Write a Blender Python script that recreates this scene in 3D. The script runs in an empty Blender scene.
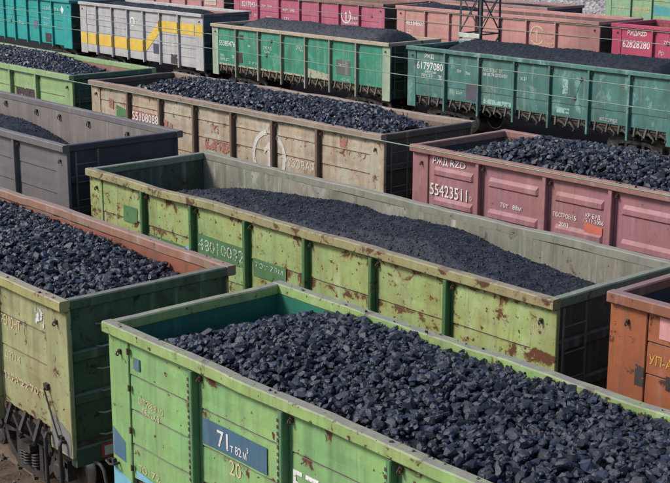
import bpy, bmesh, math, random
import numpy as np
from mathutils import Matrix, Vector, Euler, noise as mnoise

S = bpy.context.scene
COL = S.collection
R = math.radians
random.seed(7)
RNG = np.random.default_rng(11)

# ------------------------------------------------------------------ camera
CAM = Vector((24.402, -14.149, 9.067))
PITCH, YAW, ROLL = 0.24793, -0.85741, 0.0011685
_F = Vector((math.sin(YAW) * math.cos(PITCH), math.cos(YAW) * math.cos(PITCH), -math.sin(PITCH)))
_R = Vector((math.cos(YAW), -math.sin(YAW), 0.0))
_U = _R.cross(_F)
_R2 = math.cos(ROLL) * _R + math.sin(ROLL) * _U
_U2 = -math.sin(ROLL) * _R + math.cos(ROLL) * _U
cd = bpy.data.cameras.new('camera')
cd.sensor_width = 36.0
cd.lens = 36.0 * 1338.39 / 670.0
cd.clip_start = 0.1
cd.clip_end = 3000
cam = bpy.data.objects.new('camera', cd)
COL.objects.link(cam)
cam.matrix_world = Matrix(((_R2.x, _U2.x, -_F.x, CAM.x), (_R2.y, _U2.y, -_F.y, CAM.y),
                           (_R2.z, _U2.z, -_F.z, CAM.z), (0, 0, 0, 1)))
S.camera = cam

# ------------------------------------------------------------------ sky, sun, exposure
SUN_DIR = Vector((-0.46, -0.62, 0.64)).normalized()      # towards the sun
SUN_EL = math.asin(SUN_DIR.z)
SUN_ROT = math.atan2(SUN_DIR.x, SUN_DIR.y)
wd = bpy.data.worlds.new('World')
S.world = wd
wd.use_nodes = True
wn = wd.node_tree.nodes
wl = wd.node_tree.links
bgn = wn['Background']
sky = wn.new('ShaderNodeTexSky')
sky.sky_type = 'NISHITA'
sky.sun_disc = False
sky.sun_elevation = SUN_EL
sky.sun_rotation = SUN_ROT
sky.air_density = 1.0
sky.dust_density = 2.5
sky.ozone_density = 1.0
wl.new(sky.outputs[0], bgn.inputs[0])
bgn.inputs[1].default_value = 0.098
sd = bpy.data.lights.new('sun', 'SUN')
sd.energy = 2.35
sd.angle = R(14)
sd.color = (1.0, 0.95, 0.88)
so = bpy.data.objects.new('sun', sd)
COL.objects.link(so)
so.rotation_euler = SUN_DIR.to_track_quat('Z', 'Y').to_euler()
S.view_settings.view_transform = 'Standard'
S.view_settings.look = 'None'
S.view_settings.exposure = 0.50
S.view_settings.gamma = 1.0

# ------------------------------------------------------------------ materials
class NT:
    def __init__(self, name):
        self.m = bpy.data.materials.new(name)
        self.m.use_nodes = True
        self.t = self.m.node_tree
        self.t.nodes.clear()
        self.out = self.t.nodes.new('ShaderNodeOutputMaterial')
        self.b = self.t.nodes.new('ShaderNodeBsdfPrincipled')
        self.t.links.new(self.b.outputs[0], self.out.inputs[0])
        self.geo = self.t.nodes.new('ShaderNodeNewGeometry')
    def n(self, k, **kw):
        nd = self.t.nodes.new(k)
        for a, v in kw.items():
            setattr(nd, a, v)
        return nd
    def link(self, a, b):
        self.t.links.new(a, b)
    def coords(self, scale=(1, 1, 1), off=(0, 0, 0)):
        mp = self.n('ShaderNodeMapping')
        mp.inputs['Scale'].default_value = scale
        mp.inputs['Location'].default_value = off
        self.link(self.geo.outputs['Position'], mp.inputs[0])
        return mp.outputs[0]
    def noise(self, vec, scale, detail=4, rough=0.55, dist=0.0):
        nd = self.n('ShaderNodeTexNoise')
        nd.inputs['Scale'].default_value = scale
        nd.inputs['Detail'].default_value = detail
        nd.inputs['Roughness'].default_value = rough
        nd.inputs['Distortion'].default_value = dist
        self.link(vec, nd.inputs['Vector'])
        return nd.outputs[0]
    def ramp(self, v, a, b, lo=0.0, hi=1.0):
        nd = self.n('ShaderNodeMapRange')
        nd.inputs[1].default_value = a
        nd.inputs[2].default_value = b
        nd.inputs[3].default_value = lo
        nd.inputs[4].default_value = hi
        nd.clamp = True
        self.link(v, nd.inputs[0])
        return nd.outputs[0]
    def math(self, op, a, b):
        nd = self.n('ShaderNodeMath', operation=op)
        for i, v in enumerate((a, b)):
            if isinstance(v, (int, float)):
                nd.inputs[i].default_value = v
            else:
                self.link(v, nd.inputs[i])
        return nd.outputs[0]
    def mix(self, f, a, b):
        nd = self.n('ShaderNodeMix', data_type='RGBA')
        for i, v in ((0, f), (6, a), (7, b)):
            if isinstance(v, (int, float)):
                nd.inputs[i].default_value = v
            elif isinstance(v, (tuple, list)):
                nd.inputs[i].default_value = (v[0], v[1], v[2], 1)
            else:
                self.link(v, nd.inputs[i])
        return nd.outputs[2]
    def bump(self, h, strength=0.3, dist=0.02):
        nd = self.n('ShaderNodeBump')
        nd.inputs['Strength'].default_value = strength
        nd.inputs['Distance'].default_value = dist
        self.link(h, nd.inputs['Height'])
        self.link(nd.outputs[0], self.b.inputs['Normal'])
    def done(self, col, rough=0.6, spec=0.4, metal=0.0):
        if isinstance(col, (tuple, list)):
            self.b.inputs['Base Color'].default_value = (col[0], col[1], col[2], 1)
        else:
            self.link(col, self.b.inputs['Base Color'])
        if isinstance(rough, (int, float)):
            self.b.inputs['Roughness'].default_value = rough
        else:
            self.link(rough, self.b.inputs['Roughness'])
        self.b.inputs['Specular IOR Level'].default_value = spec
        self.b.inputs['Metallic'].default_value = metal
        return self.m

_seed = [0]
def paint(name, c1, c2=None, rust=0.35, streak=0.4, dust=0.6, chips=0.35, rustcol=(0.115, 0.048, 0.026),
          streakcol=(0.055, 0.045, 0.040), dustcol=(0.20, 0.175, 0.19), pale=0.25, rough=0.58,
          blotch=None, blotch_t=0.58, stain=None, stain_f=0.5, edge=0.75, rz=None, runs=0.65):
    """worn paint on steel: fading, vertical dirt streaks, rust patches, small chips, dust on upward faces"""
    _seed[0] += 1
    o = _seed[0] * 7.31
    c2 = c2 or tuple(min(1, x * 1.25 + 0.01) for x in c1)
    t = NT(name)
    p = t.coords(off=(o, -o, o * 0.5))
    ps = t.coords(scale=(3.2, 3.2, 0.22), off=(o, o, 0))
    pf = t.coords(scale=(11, 11, 0.9), off=(-o, o, 0))
    fade = t.ramp(t.noise(p, 0.9, 5, 0.6), 0.36, 0.66)
    col = t.mix(fade, c1, c2)
    if blotch:
        bl = t.ramp(t.noise(t.coords(scale=(1, 1, 0.75), off=(o * 1.7, o, -o)), 1.7, 7, 0.66, 0.3), blotch_t, blotch_t + 0.05, 0, 0.85)
        col = t.mix(bl, col, blotch)
    if stain:
        sn = t.ramp(t.noise(t.coords(scale=(2.2, 2.2, 0.8), off=(o, -o * 2, o)), 1.0, 7, 0.68, 0.5), 0.46, 0.70, 0, stain_f)
        col = t.mix(sn, col, stain)
    scuff = t.ramp(t.noise(t.coords(scale=(2.2, 2.2, 9), off=(-o, o, o)), 1.6, 6, 0.7), 0.60, 0.72, 0, 0.35)
    col = t.mix(scuff, col, tuple(x * 0.4 + 0.02 for x in c1))
    for ang, sd_ in ((0.6, 3.1), (-0.95, 8.7)):
        mp = t.n('ShaderNodeMapping')
        mp.inputs['Rotation'].default_value = (0, ang, 0)
        mp.inputs['Scale'].default_value = (0.9, 0.9, 26)
        mp.inputs['Location'].default_value = (o + sd_, o, -o)
        t.link(t.geo.outputs['Position'], mp.inputs[0])
        sc_ = t.math('MULTIPLY', t.ramp(t.noise(mp.outputs[0], 1.0, 3, 0.5), 0.70, 0.76), t.ramp(t.noise(p, 1.1, 3), 0.50, 0.62, 0, 0.6))
        col = t.mix(sc_, col, tuple(x * 0.35 + y * 0.4 for x, y in zip(c1, rustcol)))
    fleck = t.ramp(t.noise(p, 26, 4, 0.65), 0.62, 0.70, 0, 0.45)
    col = t.mix(fleck, col, tuple(x * 0.45 + y * 0.3 for x, y in zip(c1, rustcol)))
    grime = t.ramp(t.noise(p, 2.6, 7, 0.68), 0.40, 0.72, 0, 0.42)
    col = t.mix(grime, col, tuple(x * 0.52 + y * 0.25 for x, y in zip(c1, streakcol)))
    if pale > 0:
        pl = t.ramp(t.noise(ps, 1.3, 5, 0.6), 0.47 if pale > 0.7 else 0.56, 0.68 if pale > 0.7 else 0.74, 0, pale)
        col = t.mix(pl, col, (0.62, 0.60, 0.56))
    st = t.ramp(t.noise(ps, 1.0, 5, 0.62), 0.50, 0.74, 0, streak)
    st2 = t.ramp(t.noise(pf, 1.0, 4, 0.6), 0.56, 0.72, 0, streak * 0.7)
    col = t.mix(st, col, streakcol)
    col = t.mix(st2, col, streakcol)
    rm = t.noise(p, 2.9, 10, 0.70, 0.5)
    th = 0.70 - 0.22 * rust
    if rz:
        szz = t.n('ShaderNodeSeparateXYZ')
        t.link(t.geo.outputs['Position'], szz.inputs[0])
        for z0 in rz:
            dz = t.math('SUBTRACT', szz.outputs[2], z0)
            up_ = t.ramp(dz, 0.0, 0.05, 0.085, 0.0)
            lo_ = t.ramp(dz, -0.22, 0.0, 0.0, 1.0)
            rm = t.math('ADD', rm, t.math('MULTIPLY', up_, lo_))
    rmask = t.ramp(rm, th, th + 0.055)
    halo = t.ramp(rm, th - 0.085, th + 0.02, 0, 0.6 * min(1, rust * 2))
    run = t.ramp(t.noise(t.coords(scale=(7, 7, 0.55), off=(o * 0.3, -o, o)), 1.0, 6, 0.7), 0.57, 0.70, 0, runs * min(1, rust * 2))
    col = t.mix(run, col, tuple(x * 0.35 + y * 0.75 for x, y in zip(c1, rustcol)))
    rvar = t.mix(t.noise(p, 14, 4), rustcol, tuple(x * 0.45 for x in rustcol))
    col = t.mix(halo, col, tuple(x * 0.6 + y * 0.5 for x, y in zip(c1, rustcol)))
    col = t.mix(rmask, col, rvar)
    ch = t.noise(p, 9.0, 5, 0.6)
    cth = 0.74 - 0.16 * chips
    cmask = t.ramp(ch, cth, cth + 0.02)
    col = t.mix(cmask, col, rvar)
    if edge > 0:
        bv = t.n('ShaderNodeBevel', samples=4)
        bv.inputs[0].default_value = 0.022
        dp = t.n('ShaderNodeVectorMath', operation='DOT_PRODUCT')
        t.link(bv.outputs[0], dp.inputs[0])
        t.link(t.geo.outputs['Normal'], dp.inputs[1])
        em = t.math('MULTIPLY', t.ramp(dp.outputs['Value'], 0.97, 0.86), t.ramp(t.noise(p, 6, 6, 0.7), 0.40, 0.56, 0, edge))
        col = t.mix(em, col, rvar)
    sep = t.n('ShaderNodeSeparateXYZ')
    t.link(t.geo.outputs['Normal'], sep.inputs[0])
    up = t.ramp(sep.outputs[2], 0.45, 0.9)
    dn = t.ramp(t.noise(p, 5.0, 6, 0.7), 0.30, 0.62, 0.35, 1.0)
    col = t.mix(t.math('MULTIPLY', t.math('MULTIPLY', up, dn), dust), col, dustcol)
    h = t.math('ADD', t.noise(p, 3.5, 4), t.math('MULTIPLY', t.math('ADD', rmask, cmask), -0.25))
    t.bump(h, 0.30, 0.02)
    rr = t.ramp(t.math('ADD', t.math('ADD', rmask, grime), t.math('MULTIPLY', up, 0.7)), 0, 1, rough - 0.08, 0.88)
    return t.done(col, rr, 0.40)

def simple(name, c, rough=0.6, var=0.35, scale=6.0, spec=0.4, metal=0.0, bump=0.3):
    _seed[0] += 1
    o = _seed[0] * 5.17
    t = NT(name)
    p = t.coords(off=(o, o, -o))
    v = t.ramp(t.noise(p, scale, 6, 0.65), 0.3, 0.7)
    col = t.mix(v, tuple(x * (1 - var) for x in c), tuple(min(1, x * (1 + var)) for x in c))
    t.bump(t.noise(p, scale * 3, 5, 0.6), bump, 0.01)
    return t.done(col, rough, spec, metal)

def marking(name, c, wear=0.5, scale=14):
    """stencilled paint with worn-through holes"""
    _seed[0] += 1
    o = _seed[0] * 3.7
    t = NT(name)
    p = t.coords(off=(o, o, o))
    w = t.noise(p, scale, 5, 0.7)
    th = 0.66 - 0.2 * wear
    hole = t.ramp(w, th, th + 0.05)
    tint = t.mix(t.ramp(t.noise(p, 4, 4), 0.3, 0.7), tuple(x * 0.78 for x in c), c)
    t.done(tint, 0.65, 0.3)
    tr = t.n('ShaderNodeBsdfTransparent')
    mx = t.n('ShaderNodeMixShader')
    t.link(hole, mx.inputs[0])
    t.link(t.b.outputs[0], mx.inputs[1])
    t.link(tr.outputs[0], mx.inputs[2])
    t.link(mx.outputs[0], t.out.inputs[0])
    return t.m

def worn_patch(name, c, wear=0.45, scale=3.5):
    m_ = marking(name, c, wear, scale)
    return m_

def coal_mat(name, base=(0.0070, 0.0095, 0.018), hi=(0.031, 0.039, 0.064), rough=(0.20, 0.60), fine=False):
    t = NT(name)
    at = t.n('ShaderNodeAttribute', attribute_name='rnd')
    oi = t.n('ShaderNodeObjectInfo')
    r = t.math('FRACT', t.math('ADD', at.outputs['Fac'], oi.outputs['Random']), 0)
    col = t.mix(t.ramp(r, 0.0, 0.92), base, hi)
    r2 = t.math('FRACT', t.math('MULTIPLY', r, 17.3), 0)
    col = t.mix(t.ramp(r2, 0.93, 0.96, 0, 0.8), col, (0.026, 0.042, 0.095))
    r3 = t.math('FRACT', t.math('MULTIPLY', r, 31.7), 0)
    col = t.mix(t.ramp(r3, 0.95, 0.97, 0, 0.5), col, (0.066, 0.068, 0.078))
    p = t.coords()
    dust = t.ramp(t.noise(p, 22 if not fine else 9, 5, 0.7), 0.5, 0.75, 0, 0.55)
    col = t.mix(dust, col, (0.046, 0.052, 0.070))
    t.bump(t.noise(p, 45 if not fine else 30, 6, 0.75), 0.8 if not fine else 0.8, 0.01 if not fine else 0.02)
    rr = t.ramp(t.math('ADD', t.math('MULTIPLY', r2, 0.6), t.math('MULTIPLY', dust, 0.7)), 0, 1, rough[0], rough[1])
    return t.done(col, rr, 0.5)

M_COAL = coal_mat('coal_lumps')
M_COALF = coal_mat('coal_fine', (0.0070, 0.0105, 0.0190), (0.020, 0.0265, 0.044), (0.55, 0.8), True)
M_IRON = simple('bogie_iron', (0.040, 0.036, 0.036), 0.62, 0.5, 5)
M_IRONR = simple('rusty_iron', (0.085, 0.055, 0.040), 0.75, 0.5, 7)
M_STEEL = simple('bare_steel', (0.30, 0.29, 0.28), 0.45, 0.3, 8)
M_LADDER = simple('ladder_grey_green', (0.115, 0.125, 0.105), 0.6, 0.35, 7)
M_RUBBER = simple('rubber_hose', (0.10, 0.095, 0.085), 0.6, 0.3, 8)
M_RAIL = simple('rail_steel', (0.135, 0.095, 0.070), 0.6, 0.35, 4)
M_SLEEP = simple('sleeper_concrete', (0.095, 0.075, 0.058), 0.85, 0.35, 3)
M_WIRE = simple('wire_patina', (0.15, 0.22, 0.16), 0.55, 0.2, 3)
M_WIRED = simple('clamp_metal', (0.05, 0.055, 0.055), 0.55, 0.2, 8)
M_MAST = simple('mast_steel', (0.045, 0.050, 0.062), 0.6, 0.35, 3)
M_MASTP = simple('mast_pale_plate', (0.42, 0.46, 0.40), 0.6, 0.3, 3)
M_WHITE = marking('white_stencil', (0.78, 0.77, 0.75), 0.35, 26)
M_WHITEW = marking('white_stencil_worn', (0.66, 0.65, 0.61), 0.60, 26)
M_CREAM = marking('cream_stencil', (0.66, 0.52, 0.34), 0.45, 26)
M_SIGN = simple('sign_white', (0.55, 0.56, 0.58), 0.5, 0.15, 5)
M_SIGNR = simple('sign_red', (0.45, 0.05, 0.06), 0.5, 0.15, 5)

# ------------------------------------------------------------------ object helpers
def link(name, me, mat=None, parent=None, loc=None):
    o = bpy.data.objects.new(name, me)
    COL.objects.link(o)
    if mat is not None and me is not None and not me.materials:
        me.materials.append(mat)
    if parent is not None:
        o.parent = parent
    if loc is not None:
        o.location = loc
    return o

def mesh(name, v, f, mat=None, smooth=False):
    me = bpy.data.meshes.new(name)
    me.from_pydata([tuple(x) for x in v], [], [tuple(x) for x in f])
    me.update()
    if mat is not None:
        me.materials.append(mat)
    if smooth:
        me.polygons.foreach_set('use_smooth', [True] * len(me.polygons))
    return me

class MB:
    def __init__(self):
        self.v = []
        self.f = []
    def add(self, v, f):
        n = len(self.v)
        self.v += [tuple(x) for x in v]
        self.f += [tuple(i + n for i in q) for q in f]
        return self
    def box(self, x0, x1, y0, y1, z0, z1):
        v = [(x0, y0, z0), (x1, y0, z0), (x1, y1, z0), (x0, y1, z0), (x0, y0, z1), (x1, y0, z1), (x1, y1, z1), (x0, y1, z1)]
        return self.add(v, [(0, 3, 2, 1), (4, 5, 6, 7), (0, 1, 5, 4), (1, 2, 6, 5), (2, 3, 7, 6), (3, 0, 4, 7)])
    def cbox(self, x0, x1, y0, y1, z0, z1, c=0.012):
        """box with its long edges chamfered (octagonal section along the longest axis)"""
        d = (x1 - x0, y1 - y0, z1 - z0)
        ax = max(range(3), key=lambda i: d[i])
        lo = (x0, y0, z0)
        hi = (x1, y1, z1)
        a, b = [i for i in range(3) if i != ax]
        if ax == 1:
            a, b = b, a
        oct_ = [(lo[a] + c, lo[b]), (hi[a] - c, lo[b]), (hi[a], lo[b] + c), (hi[a], hi[b] - c),
                (hi[a] - c, hi[b]), (lo[a] + c, hi[b]), (lo[a], hi[b] - c), (lo[a], lo[b] + c)]
        v = []
        for e in (lo[ax], hi[ax]):
            for p, q in oct_:
                w = [0, 0, 0]
                w[ax] = e
                w[a] = p
                w[b] = q
                v.append(tuple(w))
        f = [tuple(range(7, -1, -1)), tuple(range(8, 16))]
        for i in range(8):
            j = (i + 1) % 8
            f.append((i, j, 8 + j, 8 + i))
        return self.add(v, f)
    def tube(self, pts, r, n=6, closed=False):
        pts = [Vector(p) for p in pts]
        m = len(pts)
        v = []
        ref = None
        for i in range(m):
            if closed:
                d = pts[(i + 1) % m] - pts[i - 1]
            else:
                d = pts[min(i + 1, m - 1)] - pts[max(i - 1, 0)]
            d.normalize()
            if ref is None:
                ref = Vector((0, 0, 1)) if abs(d.z) < 0.9 else Vector((1, 0, 0))
            a = d.cross(ref).normalized()
            b = a.cross(d)
            ref = b.copy()
            for k in range(n):
                t = 2 * math.pi * k / n
                q = pts[i] + (a * math.cos(t) + b * math.sin(t)) * r
                v.append(tuple(q))
        f = []
        for i in range(m if closed else m - 1):
            i2 = (i + 1) % m
            for k in range(n):
                k2 = (k + 1) % n
                f.append((i * n + k, i * n + k2, i2 * n + k2, i2 * n + k))
        if not closed:
            f.append(tuple(range(n))[::-1])
            f.append(tuple((m - 1) * n + k for k in range(n)))
        return self.add(v, f)
    def bar(self, p, q, w, t, up=(0, 1, 0)):
        """rectangular bar from p to q, w across, t along up"""
        p = Vector(p); q = Vector(q)
        d = (q - p).normalized()
        u = Vector(up)
        u = (u - d * u.dot(d)).normalized()
        s = d.cross(u)
        v = []
        for e in (p, q):
            for a, b in ((-1, -1), (1, -1), (1, 1), (-1, 1)):
                v.append(tuple(e + s * (a * w / 2) + u * (b * t / 2)))
        return self.add(v, [(0, 1, 2, 3), (7, 6, 5, 4), (0, 4, 5, 1), (1, 5, 6, 2), (2, 6, 7, 3), (3, 7, 4, 0)])
    def lathe_y(self, prof, cx, cy, cz, n=24):
        """prof: (r, y) pairs, revolved about the y axis"""
        v = []
        m = len(prof)
        for k in range(n):
            t = 2 * math.pi * k / n
            for r, y in prof:
                v.append((cx + r * math.cos(t), cy + y, cz + r * math.sin(t)))
        f = []
        for k in range(n):
            k2 = (k + 1) % n
            for i in range(m - 1):
                f.append((k * m + i, k * m + i + 1, k2 * m + i + 1, k2 * m + i))
        return self.add(v, f)
    def mesh(self, name, mat=None, smooth=False):
        return mesh(name, self.v, self.f, mat, smooth)
    def obj(self, name, mat, parent=None, smooth=False):
        return link(name, self.mesh(name, mat, smooth), None, parent)

def tag(o, label=None, cat=None, group=None, kind=None):
    if label: o['label'] = label
    if cat: o['category'] = cat
    if group: o['group'] = group
    if kind: o['kind'] = kind
    return o

def empty(name, loc):
    o = bpy.data.objects.new(name, None)
    COL.objects.link(o)
    o.location = loc
    o.empty_display_size = 0.3
    return o

def fix_normals(me):
    bm = bmesh.new()
    bm.from_mesh(me)
    bmesh.ops.recalc_face_normals(bm, faces=bm.faces)
    bm.to_mesh(me)
    bm.free()

# ------------------------------------------------------------------ setting: ground, ballast, tracks, bank
GZ = -0.30
def ground_mat():
    t = NT('yard_dirt')
    p = t.coords()
    a = t.ramp(t.noise(p, 0.7, 6, 0.6), 0.35, 0.65)
    col = t.mix(a, (0.105, 0.075, 0.048), (0.055, 0.043, 0.034))
    col = t.mix(t.ramp(t.noise(p, 9, 6, 0.7), 0.5, 0.72, 0, 0.8), col, (0.030, 0.027, 0.027))
    col = t.mix(t.ramp(t.noise(p, 17, 5, 0.7), 0.62, 0.72, 0, 0.7), col, (0.19, 0.155, 0.115))
    sp = t.n('ShaderNodeSeparateXYZ')
    t.link(p, sp.inputs[0])
    dust_shade = t.ramp(t.math('ADD', sp.outputs[1], t.math('MULTIPLY', t.noise(p, 0.8, 4), 2.0)), -1.5, 0.5)
    col = t.mix(dust_shade, col, (0.016, 0.016, 0.019))  # near black towards the rear: coal dust plus painted shade under the wagons
    t.bump(t.noise(p, 16, 7, 0.7), 0.9, 0.05)
    return t.done(col, 0.9, 0.2)
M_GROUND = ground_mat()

g = MB()
g.add([(-900, -700, GZ), (700, -700, GZ), (700, 900, GZ), (-900, 900, GZ)], [(0, 1, 2, 3)])
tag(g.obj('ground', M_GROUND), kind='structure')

def ballast_mat():
    t = NT('ballast')
    p = t.coords()
    vo = t.n('ShaderNodeTexVoronoi')
    vo.inputs['Scale'].default_value = 13
    t.link(p, vo.inputs['Vector'])
    sp = t.n('ShaderNodeSeparateColor')
    t.link(vo.outputs['Color'], sp.inputs[0])
    col = t.mix(sp.outputs[0], (0.060, 0.044, 0.030), (0.125, 0.092, 0.062))
    col = t.mix(t.ramp(t.noise(p, 1.1, 5), 0.4, 0.65, 0, 0.8), col, (0.060, 0.046, 0.034))
    sp2 = t.n('ShaderNodeSeparateXYZ')
    t.link(p, sp2.inputs[0])
    dust_shade = t.ramp(t.math('ADD', sp2.outputs[1], t.math('MULTIPLY', t.noise(p, 0.8, 4), 2.0)), -1.5, 0.5, 0, 0.85)
    col = t.mix(dust_shade, col, (0.018, 0.018, 0.021))  # rear ballast darkened by coal dust and by wagon shade put into the colour
    t.bump(vo.outputs['Distance'], 0.5, 0.03)
    return t.done(col, 0.88, 0.2)
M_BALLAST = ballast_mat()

W = 3.13
TRACKS = {'front': (-5.178 + W / 2, 0.0), 'second': (W / 2, 0.0), 'third': (6.175 + W / 2, 0.0),
          'fourth': (24.41 + W / 2, 0.0), 'fifth': (32.5 + W / 2, 0.45), 'sixth': (42 + W / 2, 0.0), 'seventh': (60 + W / 2, -0.1)}

sl = MB()
sl.cbox(-0.125, 0.125, -1.35, 1.35, -0.36, -0.185, 0.02)
for sy in (-0.76, 0.76):                       # fastenings beside both rail feet
    for d in (-0.11, 0.11):
        sl.box(-0.05, 0.05, sy + d - 0.025, sy + d + 0.025, -0.186, -0.135)
        sl.tube([(0, sy + d, -0.14), (0, sy + d, -0.09)], 0.017, 6)
SLEEPER = sl.mesh('sleeper', M_SLEEP)

def track(yc, zb, detail):
    x0, x1 = -90.0, 45.0
    bd = 0.183 if detail else 0.235
    b = MB()
    n = 60
    for i in range(n + 1):
        x = x0 + (x1 - x0) * i / n
        jig = lambda k: 0.08 * mnoise.noise(Vector((x * 0.9, k * 3.1, yc)))
        b.v += [(x, yc - 2.5 + jig(1), GZ - 0.02), (x, yc - 1.75 + jig(2), zb - bd + 0.1 * jig(3)), (x, yc + 1.75 + jig(4), zb - bd), (x, yc + 2.5 + jig(5), GZ - 0.02)]
    for i in range(n):
        for k in range(3):
            b.f.append((i * 4 + k, i * 4 + 4 + k, i * 4 + 5 + k, i * 4 + 1 + k))
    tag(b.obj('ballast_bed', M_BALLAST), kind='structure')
    root = empty('railway_track', (0, yc, zb))
    tag(root, kind='structure')
    for s in (-0.76, 0.76):
        prof = [(-0.036, 0), (0.036, 0), (0.036, -0.042), (0.010, -0.058), (0.010, -0.152), (0.072, -0.170), (0.072, -0.183), (-0.072, -0.183), (-0.072, -0.170), (-0.010, -0.152), (-0.010, -0.058), (-0.036, -0.042)]
        r = MB()
        v = [(x, s + a, z) for x in (x0, x1) for a, z in prof]
        m = len(prof)
        r.add(v, [(i, i + m, (i + 1) % m + m, (i + 1) % m) for i in range(m)] + [tuple(range(m)), tuple(range(2 * m - 1, m - 1, -1))])
        r.obj('rail', M_RAIL, root)
    if detail:
        k = 0
        x = -2.0
        while x < 13.0:
            o = link('sleeper', SLEEPER, None, root, (x, 0, 0))
            x += 0.545
    st = MB()
    sv, sf = [tuple(v.co) for v in SLEEPER.vertices][:16], [tuple(p.vertices) for p in SLEEPER.polygons][:10]
    x = -2.0 - 0.545
    while x > (-40 if detail else -60):
        st.add([(a + x, b_, c) for a, b_, c in sv], sf)
        x -= 0.545
    x = 13.35 if detail else -2.0
    while x < 30:
        st.add([(a + x, b_, c) for a, b_, c in sv], sf)
        x += 0.545
    tag(st.obj('sleepers', M_SLEEP, root), kind='stuff')

for k, (yc, zb) in TRACKS.items():
    track(yc, zb, k == 'front')

# loose stones and coal crumbs on the dirt beside the front track
st = MB()
for i in range(900):
    x = random.uniform(1, 12)
    y = -5.178 + W / 2 - random.uniform(0.85, 4.2)
    z = -0.183 if y > -5.178 + W / 2 - 1.75 else max(GZ, -0.183 - 0.09 * ((-5.178 + W / 2 - 1.75) - y))
    r = random.uniform(0.012, 0.05)
    q = Euler((random.uniform(0, 6), random.uniform(0, 6), random.uniform(0, 6))).to_matrix()
    vv = [q @ Vector(c) * r for c in ((1, 0, 0), (-1, .2, 0), (0, 1, .1), (0, -1, 0), (.1, 0, .8), (0, .1, -.7))]
    st.add([(x + v.x, y + v.y, z + v.z) for v in vv], [(0, 2, 4), (2, 1, 4), (1, 3, 4), (3, 0, 4), (2, 0, 5), (1, 2, 5), (3, 1, 5), (0, 3, 5)])
tag(st.obj('gravel', simple('gravel_stone', (0.12, 0.10, 0.08), 0.85, 0.6, 9)), kind='stuff')

# grey rubble bank behind the last track
def bank_mat():
    t = NT('rubble_bank')
    p = t.coords()
    vo = t.n('ShaderNodeTexVoronoi')
    vo.inputs['Scale'].default_value = 3.2
    t.link(p, vo.inputs['Vector'])
    sp = t.n('ShaderNodeSeparateColor')
    t.link(vo.outputs['Color'], sp.inputs[0])
    col = t.mix(sp.outputs[0], (0.20, 0.19, 0.19), (0.42, 0.41, 0.42))
    col = t.mix(t.ramp(t.noise(p, 2.5, 6, 0.7), 0.5, 0.7, 0, 0.8), col, (0.12, 0.11, 0.10))
    t.bump(vo.outputs['Distance'], 1.0, 0.2)
    return t.done(col, 0.9, 0.2)
b = MB()
nx, ny = 150, 26
for j in range(ny + 1):
    for i in range(nx + 1):
        x = -130 + 140 * i / nx
        y = 65.2 + 30 * j / ny
        z = GZ - 0.1 + 9.0 * min(1, j / 18) + 0.5 * mnoise.fractal(Vector((x * 0.5, y * 0.5, 0)), 0.8, 2.0, 4)
        if j == 0: z = GZ - 0.6
        b.v.append((x, y, z))
for j in range(ny):
    for i in range(nx):
        a = j * (nx + 1) + i
        b.f.append((a, a + 1, a + nx + 2, a + nx + 1))
tag(b.obj('embankment', bank_mat()), kind='structure')

# ------------------------------------------------------------------ wagon pieces
HW = W / 2
WALL = 0.13          # the side sheets stand this far inside the outer face of the rim

def dent(x, z, s, amp=0.008):
    return amp * (mnoise.noise(Vector((x * 0.9 + s * 13.7, z * 1.3, s * 3.3))) + 0.5 * mnoise.noise(Vector((x * 2.3, z * 2.9 + s, s * 5.1))))

def side_panel(x0, x1, z0, z1, seams, seed, amp, press=None, nx=9):
    """one pressed wall sheet of the near side; grooves at the seams or raised pressed ribs"""
    rows = [(z0, 0.0, None)]
    if press is None:
        zs = sorted([s for s in seams if z0 + 0.08 < s < z1 - 0.08])
        edges = [z0] + zs + [z1]
        for i, s in enumerate(zs + [None]):
            lo, hi = edges[i], edges[i + 1]
            for f in (0.25, 0.5, 0.75):
                rows.append((lo + (hi - lo) * f, 0.010 * math.sin(math.pi * f), None))
            if s is not None:
                rows += [(s - 0.016, 0.003, None), (s - 0.008, -0.022, None), (s + 0.008, -0.022, None), (s + 0.012, 0.012, None)]
    else:
        for p in sorted(press):
            rows += [(p - 0.11, 0, None), (p - 0.080, 0.036, 1), (p + 0.02, 0.036, 1), (p + 0.10, 0.0, None)]
    rows.append((z1, 0.0, None))
    rows.sort(key=lambda r: r[0])
    if press is None:
        us = [i / nx for i in range(nx + 1)]
    else:
        us = [0, 0.06, 0.10, 0.13, 0.3, 0.5, 0.7, 0.87, 0.90, 0.94, 1]
    v, f = [], []
    n = len(us)
    for z, dy, pr in rows:
        for u in us:
            x = x0 + (x1 - x0) * u
            d = dy
            if pr:
                d = dy if 0.115 < u < 0.885 else 0.0
            edge = min(1, min(u, 1 - u) * 8)
            v.append((x, -HW + WALL - d - edge * dent(x, z, seed, amp), z))
    for j in range(len(rows) - 1):
        for i in range(n - 1):
            a = j * n + i
            f.append((a, a + 1, a + n + 1, a + n))
    return v, f

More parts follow.
